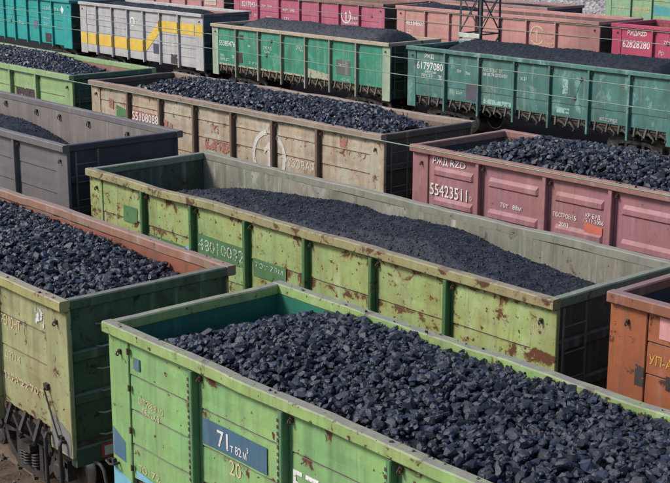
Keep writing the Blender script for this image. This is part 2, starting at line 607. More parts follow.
def rail_loft(p, q, a0, a1, z0, z1, side, wob, seed, c=0.018, seg=22):
    """top rail from p to q (2D), section a0..a1 along `side`, z0..z1, slightly bent"""
    P = Vector((p[0], p[1], 0)); Q = Vector((q[0], q[1], 0))
    sd_ = Vector((side[0], side[1], 0))
    sec = [(a0 + c, z0), (a1 - c, z0), (a1, z0 + c), (a1, z1 - c), (a1 - c, z1), (a0 + c, z1), (a0, z1 - c), (a0, z0 + c)]
    v, f = [], []
    for i in range(seg + 1):
        t = i / seg
        b_ = P.lerp(Q, t)
        e = min(1, min(t, 1 - t) * 6)
        w1 = wob * e * (mnoise.noise(Vector((b_.x * 0.55 + seed * 9, b_.y * 0.8, 1.5))) + 0.5 * mnoise.noise(Vector((b_.x * 2.1, b_.y * 2, seed))))
        w2 = wob * 0.6 * e * mnoise.noise(Vector((b_.x * 0.6, b_.y, seed * 4 + 7)))
        for a, z in sec:
            pt = b_ + sd_ * (a + w2)
            v.append((pt.x, pt.y, z + w1))
    for i in range(seg):
        for k in range(8):
            k2 = (k + 1) % 8
            f.append((i * 8 + k, i * 8 + 8 + k, i * 8 + 8 + k2, i * 8 + k2))
    f.append(tuple(range(8)))
    f.append(tuple(seg * 8 + 7 - k for k in range(8)))
    return v, f

# shared bogie pieces (local: x along, y across, z above rail top)
def build_bogie_meshes():
    d = {}
    m = MB()
    for s in (-1, 1):
        m.bar((s * 0.0, 0, 0.755), (s * 0.50, 0, 0.745), 0.12, 0.16)
        m.bar((s * 0.48, 0, 0.745), (s * 0.86, 0, 0.665), 0.12, 0.155)
        m.bar((s * 0.82, 0, 0.665), (s * 1.20, 0, 0.635), 0.13, 0.165)
        m.bar((s * 0.0, 0, 0.175), (s * 0.44, 0, 0.185), 0.13, 0.17)
        m.bar((s * 0.40, 0, 0.175), (s * 0.78, 0, 0.50), 0.12, 0.155)
        m.bar((s * 0.74, 0, 0.47), (s * 0.80, 0, 0.66), 0.14, 0.165)
        m.bar((s * 0.375, 0, 0.17), (s * 0.375, 0, 0.75), 0.11, 0.17)
        m.bar((s * 1.16, 0, 0.66), (s * 1.16, 0, 0.36), 0.09, 0.165)
    m.lathe_y([(0.0, -0.13), (0.10, -0.13), (0.12, -0.12), (0.155, -0.115), (0.165, -0.09), (0.165, 0.08), (0.0, 0.08)], 0.95, 0, 0.475, 16)
    m.lathe_y([(0.0, -0.13), (0.10, -0.13), (0.12, -0.12), (0.155, -0.115), (0.165, -0.09), (0.165, 0.08), (0.0, 0.08)], -0.95, 0, 0.475, 16)
    d['side_frame'] = m.mesh('side_frame', M_IRON)
    fix_normals(d['side_frame'])
    m = MB()
    for cx, cy in ((-0.20, -0.06), (0.0, -0.10), (0.20, -0.06), (-0.1, 0.10), (0.1, 0.10)):
        pts = []
        for i in range(5 * 12 + 1):
            t = i / 12
            pts.append((cx + 0.078 * math.cos(t * 2 * math.pi), cy + 0.078 * math.sin(t * 2 * math.pi), 0.268 + 0.245 * t / 5))
        m.tube(pts, 0.019, 6)
    d['spring'] = m.mesh('spring', M_IRON, True)
    m = MB()
    m.lathe_y([(0.09, 0.10), (0.09, 0.06), (0.36, 0.035), (0.40, 0.06), (0.475, 0.065), (0.48, -0.04), (0.505, -0.065), (0.50, -0.075), (0.42, -0.07), (0.38, -0.03), (0.10, -0.02), (0.09, -0.06)], 0, 0, 0.475, 32)
    d['wheel'] = m.mesh('wheel', simple('wheel_steel', (0.075, 0.060, 0.052), 0.55, 0.4, 5), True)
    me = d['wheel']
    me.materials.append(simple('worn_tread', (0.42, 0.41, 0.40), 0.32, 0.15, 6, 0.5, 0.8))
    for p in me.polygons:
        c = p.center
        if (c.x ** 2 + (c.z - 0.475) ** 2) ** 0.5 > 0.455:
            p.material_index = 1
    m = MB()
    m.cbox(-0.19, 0.19, -1.20, 1.20, 0.52, 0.67, 0.03)
    m.box(-0.30, 0.30, -0.5, 0.5, 0.67, 0.82)
    for s in (-0.925, 0.925):
        m.tube([(s, -1.0, 0.475), (s, 1.0, 0.475)], 0.075, 10)
    m.bar((-0.95, 0.62, 0.58), (0.95, 0.62, 0.58), 0.08, 0.05)
    m.bar((-0.95, -0.62, 0.58), (0.95, -0.62, 0.58), 0.08, 0.05)
    d['bogie'] = m.mesh('bogie', M_IRON)
    return d
BOG = build_bogie_meshes()

m = MB()          # floor hatch catch: hinge block, hooked lever and pawl under the side sheet
m.box(-0.05, 0.05, -0.02, 0.10, 0.0, 0.10)
m.bar((-0.02, -0.03, 0.08), (-0.02, -0.10, -0.16), 0.045, 0.05, (1, 0, 0))
m.bar((-0.02, -0.10, -0.14), (-0.02, 0.02, -0.24), 0.045, 0.05, (1, 0, 0))
m.bar((0.06, -0.04, -0.02), (0.20, -0.05, -0.12), 0.05, 0.05)
m.tube([(0.20, -0.05, -0.11), (0.25, -0.05, -0.18), (0.22, -0.05, -0.24)], 0.028, 5)
m.box(-0.16, 0.30, 0.04, 0.12, -0.10, -0.02)
LATCH = m.mesh('hatch_latch')
m = MB()          # small hook welded beside each post under the rim
m.box(-0.022, 0.022, -0.012, 0.02, -0.03, 0.035)
m.tube([(0, -0.012, 0.02), (0.0, -0.04, 0.005), (0.0, -0.05, -0.02), (0.0, -0.035, -0.048), (0.0, -0.01, -0.042)], 0.011, 6)
HOOK = m.mesh('lashing_hook', None)
m = MB()          # ring inside the body
pts = [(0.06 * math.cos(t * math.pi / 5), -0.03 - 0.03 * (1 + math.sin(t * math.pi / 5)) * 0.6, -0.05 + 0.06 * math.sin(t * math.pi / 5)) for t in range(10)]
m.tube(pts, 0.016, 6, True)
m.box(-0.05, 0.05, -0.05, 0.0, -0.01, 0.06)
RING = m.mesh('lashing_ring', M_WIRED)

def with_mat(me, mat):
    c = me.copy()
    c.materials.clear()
    c.materials.append(mat)
    return c

_txt = {}
def lettering(root, s, x, z, h, mat, seed=0, amp=0.0, width=None, y=None, sp=1.0, name='lettering', bold=0.0):
    """flat stencil lettering on the near side wall; x,z = left end and baseline, h = capital height"""
    if ' ' in s and s.strip():
        words = [w_ for w_ in s.split(' ')]
        cw = [len(w_) + 0.0 for w_ in words]
        tot = sum(cw) + 0.55 * (len(words) - 1)
        wd_ = width if width is not None else tot * h * 0.85
        cx_ = x
        last = None
        for w_, c_ in zip(words, cw):
            if w_:
                last = lettering(root, w_, cx_, z, h, mat, seed, amp, wd_ * c_ / tot, y, sp, name, bold)
            cx_ += wd_ * (c_ + 0.55) / tot
        return last
    key = (s, sp, bold)
    if key not in _txt:
        c = bpy.data.curves.new('lettering', 'FONT')
        c.body = s
        c.space_character = sp
        c.resolution_u = 2
        c.offset = bold
        o = bpy.data.objects.new('lettering', c)
        COL.objects.link(o)
        me = bpy.data.meshes.new_from_object(o)
        bpy.data.objects.remove(o)
        bpy.data.curves.remove(c)
        vv = np.array([v.co[:] for v in me.vertices])
        ff = [tuple(p.vertices) for p in me.polygons]
        bpy.data.meshes.remove(me)
        _txt[key] = (vv, ff)
    vv, ff = _txt[key]
    k = h / 0.70
    kx = k if width is None else width / (vv[:, 0].max() - vv[:, 0].min())
    yy = -HW + WALL - 0.016 if y is None else y
    out = [(x + (a - vv[:, 0].min()) * kx, yy - dent(x + a * kx, z + b_ * k, seed, amp), z + b_ * k) for a, b_, _ in vv]
    return link(name, mesh(name, out, ff, mat), None, root)

def patch(root, poly, mat, seed=0, amp=0.0, off=0.013, name='paint_patch'):
    """painted-over area on the near wall; poly = (x0,x1,zlo0,zhi0,zlo1,zhi1)"""
    x0, x1, a0, b0, a1, b1 = poly
    n = max(2, int((x1 - x0) / 0.18))
    mz = 5
    v, f = [], []
    for i in range(n + 1):
        t = i / n
        x = x0 + (x1 - x0) * t
        for j in range(mz + 1):
            lo = a0 + (a1 - a0) * t
            hi = b0 + (b1 - b0) * t
            z = lo + (hi - lo) * j / mz
            v.append((x, -HW + WALL - off - dent(x, z, seed, amp), z))
    for i in range(n):
        for j in range(mz):
            a = i * (mz + 1) + j
            f.append((a, a + mz + 1, a + mz + 2, a + 1))
    return link(name, mesh(name, v, f, mat), None, root)

def ring_emblem(root, cx, cz, r, w, spans, mat, seed=0, name='emblem', digit=True, amp=0.0):
    v, f = [], []
    for a0, a1 in spans:
        n = max(3, int(abs(a1 - a0) / 12))
        base = len(v)
        for i in range(n + 1):
            t = R(a0 + (a1 - a0) * i / n)
            for rr in (r - w / 2, r + w / 2):
                x, z = cx + rr * math.cos(t), cz + rr * math.sin(t)
                v.append((x, -HW + WALL - 0.018 - dent(x, z, seed, amp), z))
        for i in range(n):
            f.append((base + 2 * i, base + 2 * i + 1, base + 2 * i + 3, base + 2 * i + 2))
    if digit:
        b_ = len(v)
        y = -HW + WALL - 0.018
        pts = [(-0.5, -0.55), (-0.5, 0.0), (-0.62, 0.0), (-0.36, 0.60), (-0.28, 0.60), (-0.28, -0.55)]
        pts = [(-0.10, -0.75), (-0.10, 0.25), (-0.30, 0.10), (-0.30, 0.30), (-0.02, 0.60), (0.10, 0.60), (0.10, -0.75)]
        v += [(cx + a * r, y - dent(cx + a * r, cz + c * r, seed, amp), cz + c * r) for a, c in pts]
        f.append(tuple(range(b_, b_ + len(pts))))
    return link(name, mesh(name, v, f, mat), None, root)

WAGONS = 'open coal wagons standing in the yard'
def wagon(label, x0, y0, top, posts, side, post=None, rim=None, corner=None, end=None, inside=None, endin=None,
          L=12.75, base=0.0, seams='std', press=None, seed=1, amp=0.008, wob=0.010, latches=False, bogies=(), ladder=None,
          panel_bottom=1.38, skirt=0.98, cornerw=0.5, weld=False, hooks=True, latchmat=None, ribs=(0.72, 1.38), corner_seam=True,
          pd=0.122, endrim=None, panelmats=None, postw=0.10, farrim=None):
    post = post or side; rim = rim or side; corner = corner or side; end = end or side
    inside = inside or side; endin = endin or inside
    endrim = endrim or rim
    root = empty('coal_wagon', (x0, y0 + HW, base))
    tag(root, label, 'wagon', WAGONS)
    tp = top - base
    TOPS[root.name] = tp
    zr = tp - 0.16                                   # underside of the top rail
    if seams == 'std':
        seams = [zr - 0.50, zr - 1.0, zr - 1.5]
    # near side sheets
    lim = [cornerw] + list(posts) + [L - cornerw]
    for i in range(len(lim) - 1):
        a = lim[i] + (0.055 if i else 0.0)
        b_ = lim[i + 1] - (0.055 if i + 1 < len(lim) - 1 else 0.0)
        v, f = side_panel(a, b_, panel_bottom, zr + 0.01, seams, seed, amp, press)
        pm = side if not panelmats else panelmats.get(i, side)
        link('panel', mesh('panel', v, f, pm), None, root)
    # corner plates, stand a little proud
    for a, b_ in ((0.0, cornerw - 0.012), (L - cornerw + 0.012, L)):
        m = MB()
        m.cbox(a, b_, -HW + WALL - 0.030, -HW + WALL + 0.05, skirt, zr - 0.002, 0.01)
        m.obj('corner_plate', corner, root)
    # posts (shared mesh)
    h = zr - 0.004 - skirt
    m = MB()
    pw = postw / 2
    m.cbox(-pw, pw, 0.0, pd + 0.002, 0, h, 0.012)
    m.box(-0.115, -pw + 0.002, pd - 0.014, pd + 0.02, 0.35, h - 0.02)
    m.box(pw - 0.002, 0.100, pd - 0.012, pd + 0.02, 0.35, h - 0.02)
    wme = None
    if weld:
        w_ = MB()
        k = 0.40
        while k < h - 0.06:
            w_.box(-pw - 0.008, -pw + 0.022, -0.006, 0.010, k, k + 0.035 + 0.02 * random.random())
            k += 0.085
        wme = w_.mesh('weld_bead', M_IRONR)
    pme = m.mesh('post', post)
    for px in posts:
        po = link('post', pme, None, root, (px, -HW + 0.006, skirt))
        if wme:
            tag(link('weld_beads', wme, None, po), kind='stuff')
    if hooks:
        hme = with_mat(HOOK, M_IRONR)
        for px in posts:
            link('lashing_hook', hme, None, root, (px + 0.105, -HW + WALL - 0.035, zr - 0.10))
        link('lashing_hook', hme, None, root, (0.30, -HW + WALL - 0.05, zr - 0.22))
        link('lashing_hook', hme, None, root, (L - 0.28, -HW + WALL - 0.05, zr - 0.22))
    # far side outer wall
    m = MB()
    m.box(0.02, L - 0.02, HW - WALL - 0.03, HW - WALL, panel_bottom, zr)
    m.obj('side_wall', side, root)
    fp = m = MB()
    m.cbox(-0.055, 0.055, 0.0, 0.12, 0, h, 0.012)
    fme = m.mesh('post', post)
    for px in posts:
        link('post', fme, None, root, (px, HW - WALL, skirt))
    # inner linings (with a gentle buckle)
    for sgn in (-1, 1):
        v, f = [], []
        nx, nz = 40, 7
        for j in range(nz + 1):
            for i in range(nx + 1):
                x = 0.05 + (L - 0.1) * i / nx
                z = 1.36 + (zr + 0.01 - 1.36) * j / nz
                e = min(1, (nz - j) * 0.5)
                v.append((x, sgn * (HW - 0.175) + e * 2.2 * dent(x, z, seed + 5 * sgn, amp + 0.004), z))
        for j in range(nz):
            for i in range(nx):
                a = j * (nx + 1) + i
                q = (a, a + 1, a + nx + 2, a + nx + 1)
                f.append(q if sgn > 0 else q[::-1])
        link('inner_lining', mesh('inner_lining', v, f, inside), None, root)
    # floor
    m = MB()
    m.box(0.03, L - 0.03, -HW + 0.18, HW - 0.18, 1.26, 1.33)
    m.obj('floor', M_IRONR, root)
    # end walls
    for xe, s in ((0.0, -1), (L, 1)):
        m = MB()
        xi = xe - s * 0.10
        m.box(min(xi, xi + s * 0.02), max(xi, xi + s * 0.02), -HW + WALL + 0.052, HW - WALL - 0.032, 1.20, zr)
        ew = m.obj('end_wall', end, root)
        v, f = [], []
        for j in range(6):
            for i in range(9):
                y = -HW + 0.18 + (W - 0.36) * i / 8
                z = 1.34 + (zr + 0.008 - 1.34) * j / 5
                v.append((xi - s * (0.02 + min(1, (5 - j) * 0.7) * (0.004 + dent(y, z, seed + 3 * s, 0.02))), y, z))
        for j in range(5):
            for i in range(8):
                a = j * 9 + i
                q = (a, a + 1, a + 10, a + 9)
                f.append(q if s < 0 else q[::-1])
        link('end_lining', mesh('end_lining', v, f, endin), None, root)
        rb = MB()
        for d in ribs:
            rb = MB()
            xa, xb = sorted((xi + s * 0.018, xi + s * 0.105))
            rb.cbox(xa, xb, -HW + WALL + 0.054, HW - WALL - 0.034, tp - d - 0.16, tp - d, 0.02)
            rb.obj('end_rib', end, ew)
        rb = MB()
        xa, xb = sorted((xi - s * 0.05, xi + s * 0.11))
        rb.cbox(xa, xb, -HW + 0.16, HW - 0.16, 0.96, 1.26, 0.02)
        rb.obj('end_beam', end, ew)
        if ladder and s > 0:
            yl0, yl1, stiles = ladder
            yl0 -= HW; yl1 -= HW
            xo = xi + s * 0.135
            if stiles:
                for yy in (yl0, yl1):
                    rb = MB()
                    rb.bar((xo, yy, 1.05), (xo, yy, zr), 0.035, 0.02, (1, 0, 0))
                    rb.obj('ladder_stile', M_LADDER, ew)
            zz = zr - 0.28
            while zz > 1.2:
                rb = MB()
                if stiles:
                    rb.tube([(xo, yl0, zz), (xo, yl1, zz)], 0.013, 6)
                else:
                    rb.tube([(xi + 0.02, yl0, zz - 0.02), (xo, yl0 + 0.03, zz), (xo, yl1 - 0.03, zz), (xi + 0.02, yl1, zz - 0.02)], 0.014, 6)
                rb.obj('rung', M_STEEL if not stiles else M_LADDER, ew)
                zz -= 0.40 if stiles else 0.345
        # end top rail between the side rails
        xo_, xin = xe, xe - s * 0.15
        v, f = rail_loft((min(xo_, xin), -HW + 0.172), (min(xo_, xin), HW - 0.172), 0.0, 0.15, zr, tp - 0.004, (1, 0), wob * 0.4, seed + 2, seg=8)
        me = mesh('top_rail', v, f, endrim)
        fix_normals(me)
        link('top_rail', me, None, root)
    # long top rails
    for sgn in (-1, 1):
        yb = -HW if sgn < 0 else HW - 0.17
        v, f = rail_loft((0, yb), (L, yb), 0.0, 0.17, zr, tp, (0, 1), wob, seed + sgn, seg=40)
        me = mesh('top_rail', v, f, rim if sgn < 0 else (farrim or rim))
        fix_normals(me)
        link('top_rail', me, None, root)
        m = MB()                                     # sill under the sheets
        ya, yb2 = (-HW + 0.22, -HW + 0.34) if sgn < 0 else (HW - 0.34, HW - 0.22)
        m.cbox(0.2, L - 0.2, ya, yb2, 1.10, 1.30, 0.015)
        m.obj('sill', M_IRON, root)
    m = MB()
    m.box(0.3, L - 0.3, -0.18, 0.18, 0.85, 1.24)
    m.obj('centre_beam', M_IRON, root)
    if latches:
        lme = with_mat(LATCH, latchmat or M_IRONR)
        for i in range(len(lim) - 1):
            for t in (0.20, 0.50, 0.80):
                lo = link('hatch_latch', lme, None, root, (lim[i] + (lim[i + 1] - lim[i]) * t, -HW + 0.17, panel_bottom - 0.09))
                k = 1.25 + 0.2 * random.random()
                lo.scale = (k, k, k)
                lo.rotation_euler.y = random.uniform(-0.2, 0.2)
    for bx in bogies:
        xc = (2.05 if bx == 'left' else L - 2.05)
        bo = link('bogie', BOG['bogie'], None, root, (xc, 0, 0))
        for sy in (-1.02, 1.02):
            link('side_frame', BOG['side_frame'], None, bo, (0, sy, 0))
            link('spring', BOG['spring'], None, bo, (0, sy, 0))
        for sx in (-0.925, 0.925):
            for sy in (-1, 1):
                w = link('wheel', BOG['wheel'], None, bo, (sx, sy * 0.80, 0))
                w.rotation_euler.z = 0 if sy > 0 else math.pi
    for xe, s in ((0.0, -1), (L, 1)):
        m = MB()
        m.bar((xe - s * 0.3, 0, 1.02), (xe + s * 0.22, 0, 1.02), 0.18, 0.16)
        m.box(min(xe + s * 0.20, xe + s * 0.50), max(xe + s * 0.20, xe + s * 0.50), -0.19, 0.13, 0.86, 1.20)
        m.bar((xe + s * 0.42, 0.12, 1.03), (xe + s * 0.54, 0.02, 1.03), 0.26, 0.10)
        m.obj('coupler', M_IRON, root)
    return root

# ------------------------------------------------------------------ coal
def lump_protos(n, seed, bev):
    """blocky fractured lumps: a box chipped by random planes"""
    rr = random.Random(seed)
    out = []
    for k in range(n):
        bm = bmesh.new()
        bmesh.ops.create_cube(bm, size=2.0)
        for i in range(rr.choice((12, 13, 14, 15, 16))):
            d = Vector((rr.gauss(0, 1), rr.gauss(0, 1), rr.gauss(0, 1))).normalized()
            bmesh.ops.bisect_plane(bm, geom=bm.verts[:] + bm.edges[:] + bm.faces[:], plane_co=d * rr.uniform(0.64, 0.92), plane_no=d, clear_outer=True)
            ed = [e for e in bm.edges if e.is_boundary]
            if ed:
                bmesh.ops.contextual_create(bm, geom=ed)
        bmesh.ops.dissolve_degenerate(bm, dist=0.16, edges=bm.edges)
        sc3 = (rr.uniform(0.85, 1.2), rr.uniform(0.7, 1.0), rr.uniform(0.6, 0.85))
        sh = rr.uniform(-0.3, 0.3)
        for v in bm.verts:
            v.co = Vector((v.co.x * sc3[0] + v.co.z * sh, v.co.y * sc3[1] + v.co.x * sh * 0.5, v.co.z * sc3[2]))
        if bev:
            bmesh.ops.bevel(bm, geom=list(bm.edges), offset=0.07, segments=1, affect='EDGES', clamp_overlap=True)
        bmesh.ops.triangulate(bm, faces=bm.faces)
        bmesh.ops.recalc_face_normals(bm, faces=bm.faces)
        me = bpy.data.meshes.new('coal_lump')
        bm.to_mesh(me)
        bm.free()
        me.materials.append(M_COAL)
        v = np.array([x.co[:] for x in me.vertices])
        f = np.array([tuple(p.vertices) for p in me.polygons])
        out.append((me, v, f))
    return out
def stone_protos(n, seed):
    """chipped stones: a fine ball cut back by random fracture planes, with a rough skin"""
    rr = random.Random(seed)
    out = []
    for k in range(n):
        bm = bmesh.new()
        bmesh.ops.create_icosphere(bm, subdivisions=2, radius=1.0)
        planes = []
        for i in range(rr.choice((7, 8, 9, 10, 11))):
            d = Vector((rr.gauss(0, 1), rr.gauss(0, 1), rr.gauss(0, 1))).normalized()
            planes.append((d, rr.uniform(0.50, 0.86)))
        sc3 = Vector((rr.uniform(0.95, 1.3), rr.uniform(0.75, 1.05), rr.uniform(0.6, 0.85)))
        off = Vector((k * 3.1, seed, 0))
        for v in bm.verts:
            d = v.co.normalized()
            r = 1.08
            for n_, p in planes:
                c = d.dot(n_)
                if c > 0.05:
                    r = min(r, p / c)
            r *= 1 + 0.10 * mnoise.noise(d * 2.3 + off)
            v.co = Vector((d.x * r * sc3.x, d.y * r * sc3.y, d.z * r * sc3.z))
        me = bpy.data.meshes.new('coal_lump')
        bm.to_mesh(me)
        bm.free()
        me.shade_flat()
        me.materials.append(M_COAL)
        v = np.array([x.co[:] for x in me.vertices])
        f = np.array([tuple(p.vertices) for p in me.polygons])
        out.append((me, v, f))
    return out
PROTO_B = stone_protos(7, 3) + lump_protos(15, 21, False)
PROTO_S = lump_protos(14, 5, False)

def rot_mats(n, tilt=0.9):
    a = RNG.uniform(0, 2 * np.pi, n)
    b = RNG.normal(0, tilt, n)
    c = RNG.normal(0, tilt, n)
    ca, sa, cb, sb, cc, sc_ = np.cos(a), np.sin(a), np.cos(b), np.sin(b), np.cos(c), np.sin(c)
    Z = np.zeros((n, 3, 3)); Z[:, 0, 0] = ca; Z[:, 0, 1] = -sa; Z[:, 1, 0] = sa; Z[:, 1, 1] = ca; Z[:, 2, 2] = 1
    Y = np.zeros((n, 3, 3)); Y[:, 0, 0] = cb; Y[:, 0, 2] = sb; Y[:, 2, 0] = -sb; Y[:, 2, 2] = cb; Y[:, 1, 1] = 1
    X = np.zeros((n, 3, 3)); X[:, 1, 1] = cc; X[:, 1, 2] = -sc_; X[:, 2, 1] = sc_; X[:, 2, 2] = cc; X[:, 0, 0] = 1
    return Y @ X @ Z

def joined(name, protos, pos, scl, rot, which, mat, parent):
    V, Fc, A = [], [], []
    base = 0
    for k, (me, v, f) in enumerate(protos):
        idx = np.where(which == k)[0]
        if len(idx) == 0: continue
        vv = np.einsum('nij,mj->nmi', rot[idx], v) * scl[idx][:, None, None] + pos[idx][:, None, :]
        n, m = vv.shape[:2]
        ff = f[None] + (np.arange(n) * m)[:, None, None] + base
        V.append(vv.reshape(-1, 3)); Fc.append(ff.reshape(-1, 3))
        A.append(np.repeat(RNG.random(n), len(f)))
        base += n * m
    V = np.concatenate(V); Fc = np.concatenate(Fc); A = np.concatenate(A)
    me = bpy.data.meshes.new(name)
    me.vertices.add(len(V)); me.vertices.foreach_set('co', V.astype(np.float32).ravel())
    me.loops.add(Fc.size); me.loops.foreach_set('vertex_index', Fc.astype(np.int32).ravel())
    me.polygons.add(len(Fc)); me.polygons.foreach_set('loop_start', np.arange(0, Fc.size, 3, dtype=np.int32))
    me.update(calc_edges=True)
    me.validate()
    me.shade_flat()
    at = me.attributes.new('rnd', 'FLOAT', 'FACE')
    at.data.foreach_set('value', A.astype(np.float32))
    me.materials.append(mat)
    return tag(link(name, me, None, parent), kind='stuff')

def px_of(p):
    d = Vector(p) - CAM
    w = d.dot(_F)
    return 335 + 1338.39 * d.dot(_R2) / w, 241.5 - 1338.39 * d.dot(_U2) / w, w

CELL = 0.025
HEAPS = 'heaps of coal loaded in the wagons'
TOPS = {}
def grid_of(L, x0, x1, h, top=99.0):
    xs = np.arange(x0, x1, CELL)
    ys = np.arange(-HW + 0.19, HW - 0.19, CELL)
    X, Y = np.meshgrid(xs, ys, indexing='ij')
    H = h(X, Y)
    wall = HW - 0.19 - np.abs(Y)                 # against the side walls the coal stays under the rim
    return xs, ys, np.minimum(H, top - 0.055 + 0.55 * wall + ns(X, Y, 3.0, 0.012, 5))

def surf_mesh(name, xs, ys, H, parent, mat, step=2, rough=0.02, fr=1.0):
    xi = np.arange(0, len(xs), step)
    yi = np.unique(np.append(np.arange(0, len(ys), step), len(ys) - 1))
    v = []
    for i in xi:
        for j in yi:
            z = H[i, j] + rough * mnoise.fractal(Vector((xs[i] * 4 * fr, ys[j] * 4 * fr, 3.3)), 0.7, 2.1, 5)
            v.append((xs[i], ys[j], z))
    n = len(yi)
    f = []
    for i in range(len(xi) - 1):
        for j in range(n - 1):
            a = i * n + j
            f.append((a, a + n, a + n + 1, a + 1))
    return link(name, mesh(name, v, f, mat, True), None, parent)

def lump_heap(label, wroot, L, h, rmean, rsig, rmax, nmax, singles=0, protos=None, x0=0.2, x1=None, sink=0.20, rim_z=3.55):
    """drop angular lumps one by one on a height field until the heap surface h is reached"""
    protos = protos or PROTO_S
    x1 = x1 or L - 0.2
    root = empty('coal_heap', tuple(wroot.location))
    tag(root, label, 'coal heap', HEAPS)
    xs, ys, H = grid_of(L, x0, x1, h, TOPS.get(wroot.name, 99.0))
    cur = H - sink - 0.06 * RNG.random(H.shape)
    surf_mesh('coal_bed', xs, ys, H - sink - 0.03, root, M_COALF, 4)
    nx, ny = H.shape
    P, Sx, Zt = [], [], []
    r_all = np.clip(rmean * np.exp(RNG.normal(0, rsig, nmax)), rmean * 0.4, rmax)
    for i in range(nmax):
        r = r_all[i]
        ii = RNG.integers(0, nx, 10); jj = RNG.integers(0, ny, 10)
        df = H[ii, jj] - cur[ii, jj]
        k = np.argmax(df)
        a, b = ii[k], jj[k]
        if df[k] < 0.25 * r:
            continue
        y = min(max(ys[b], -HW + 0.19 + r * 0.75), HW - 0.19 - r * 0.75)
        x = min(max(xs[a], x0 + r * 0.75), x1 - r * 0.75)
        a = min(nx - 1, int((x - xs[0]) / CELL)); b = min(ny - 1, int((y - ys[0]) / CELL))
        rc = int(math.ceil(r * 0.85 / CELL))
        a0, a1, b0, b1 = max(0, a - rc), min(nx, a + rc + 1), max(0, b - rc), min(ny, b + rc + 1)
        sub = cur[a0:a1, b0:b1]
        d2 = ((np.arange(a0, a1) - a)[:, None] ** 2 + (np.arange(b0, b1) - b)[None, :] ** 2) * (CELL / (0.9 * r)) ** 2
        inn = d2 < 1
        z0 = sub[inn].mean() if inn.any() else sub.mean()
        zc = z0 + 0.22 * r
        prof = zc + r * 0.62 * np.sqrt(np.clip(1 - d2, 0, 1))
        cur[a0:a1, b0:b1] = np.where(inn, np.maximum(sub, prof), sub)
        P.append((x, y, zc)); Sx.append(r)
    P = np.array(P); Sx = np.array(Sx)
    ai_ = np.clip(((P[:, 0] - xs[0]) / CELL).astype(int), 0, nx - 1)
    bi_ = np.clip(((P[:, 1] - ys[0]) / CELL).astype(int), 0, ny - 1)
    vis = P[:, 2] + 0.62 * Sx > cur[ai_, bi_] - 0.35 * Sx         # buried lumps are not kept
    P = P[vis]; Sx = Sx[vis]
    nc = 80                                                   # crumbs lying on the long top rails
    cp = np.stack([RNG.uniform(x0, x1, nc), np.where(RNG.random(nc) < 0.6, -1, 1) * (HW - 0.085 + RNG.normal(0, 0.035, nc)), np.full(nc, rim_z)], 1)
    cs = 0.007 + 0.022 * RNG.random(nc) ** 2.5
    cp[:, 2] += cs * 0.4
    P = np.concatenate([P, cp]); Sx = np.concatenate([Sx, cs])
    n = len(P)
    rot = rot_mats(n, 0.5)
    which = RNG.integers(0, len(protos), n)
    sel = np.zeros(n, bool)
    if singles:
        loc = np.array(wroot.location[:])
        sc_ = np.zeros(n)
        for i in range(n):
            u, v, w = px_of(P[i] + loc)
            if not (-4 < u < 674 and -4 < v < 487): continue
            ai = min(nx - 1, max(0, int((P[i, 0] - xs[0]) / CELL))); bi = min(ny - 1, max(0, int((P[i, 1] - ys[0]) / CELL)))
            if P[i, 2] + Sx[i] * 0.62 < cur[ai, bi] - 0.35 * Sx[i]: continue
            sc_[i] = Sx[i] / w
        order = np.argsort(-sc_)[:singles]
        order = order[sc_[order] > 0]
        sel[order] = True
        for i in order:
            o = link('coal_lump', protos[which[i]][0], None, root)
            mt = Matrix(rot[i].tolist()).to_4x4() @ Matrix.Scale(Sx[i], 4)
            mt.translation = Vector(P[i])
            o.matrix_local = mt
    keep = ~sel
    joined('coal_lumps', protos, P[keep], Sx[keep], rot[keep], which[keep], M_COAL, root)
    return root

def fine_heap(label, wroot, L, h, grains, gr=(0.018, 0.05), x0=0.2, x1=None, rough=0.03, step=2):
    x1 = x1 or L - 0.2
    root = empty('coal_heap', tuple(wroot.location))
    tag(root, label, 'coal heap', HEAPS)
    xs, ys, H = grid_of(L, x0, x1, h, TOPS.get(wroot.name, 99.0))
    surf_mesh('coal_bed', xs, ys, H, root, M_COALF, step, rough, 1.3)
    a = RNG.integers(0, H.shape[0], grains); b = RNG.integers(0, H.shape[1], grains)
    pos = np.stack([xs[a] + RNG.uniform(-.01, .01, grains), ys[b] + RNG.uniform(-.01, .01, grains), H[a, b]], 1)
    for i in range(grains):
        pos[i, 2] += rough * mnoise.fractal(Vector((pos[i, 0] * 5.2, pos[i, 1] * 5.2, 3.3)), 0.7, 2.1, 5)
    nb = grains // 90                                          # stray larger lumps
    s = np.clip(gr[0] * np.exp(RNG.exponential(0.32, grains)), gr[0] * 0.6, gr[1])
    s[:nb] = RNG.uniform(0.022, 0.05, nb)
    joined('coal_grains', OCTA, pos, s, rot_mats(grains, 1.2), np.zeros(grains, int), M_COALF, root)
    return root
_ov = np.array([(1, .1, 0), (-1, 0, .1), (0, .9, .1), (.1, -.9, 0), (0, .1, .75), (.1, 0, -.8)])
_of = np.array([(0, 2, 4), (2, 1, 4), (1, 3, 4), (3, 0, 4), (2, 0, 5), (1, 2, 5), (3, 1, 5), (0, 3, 5)])
OCTA = [(None, _ov, _of)]

def ns(X, Y, f, amp, seed):
    out = np.zeros(X.shape)
    rs = np.random.default_rng(seed)
    for k in range(7):
        th = rs.uniform(0, 6.28); fr = f * rs.uniform(0.5, 1.9)
        out += np.sin((X * math.cos(th) + Y * math.sin(th)) * fr + rs.uniform(0, 6.28)) / 7 * 1.6
    return out * amp
def smooth(a, b, x):
    t = np.clip((x - a) / (b - a), 0, 1)
    return t * t * (3 - 2 * t)

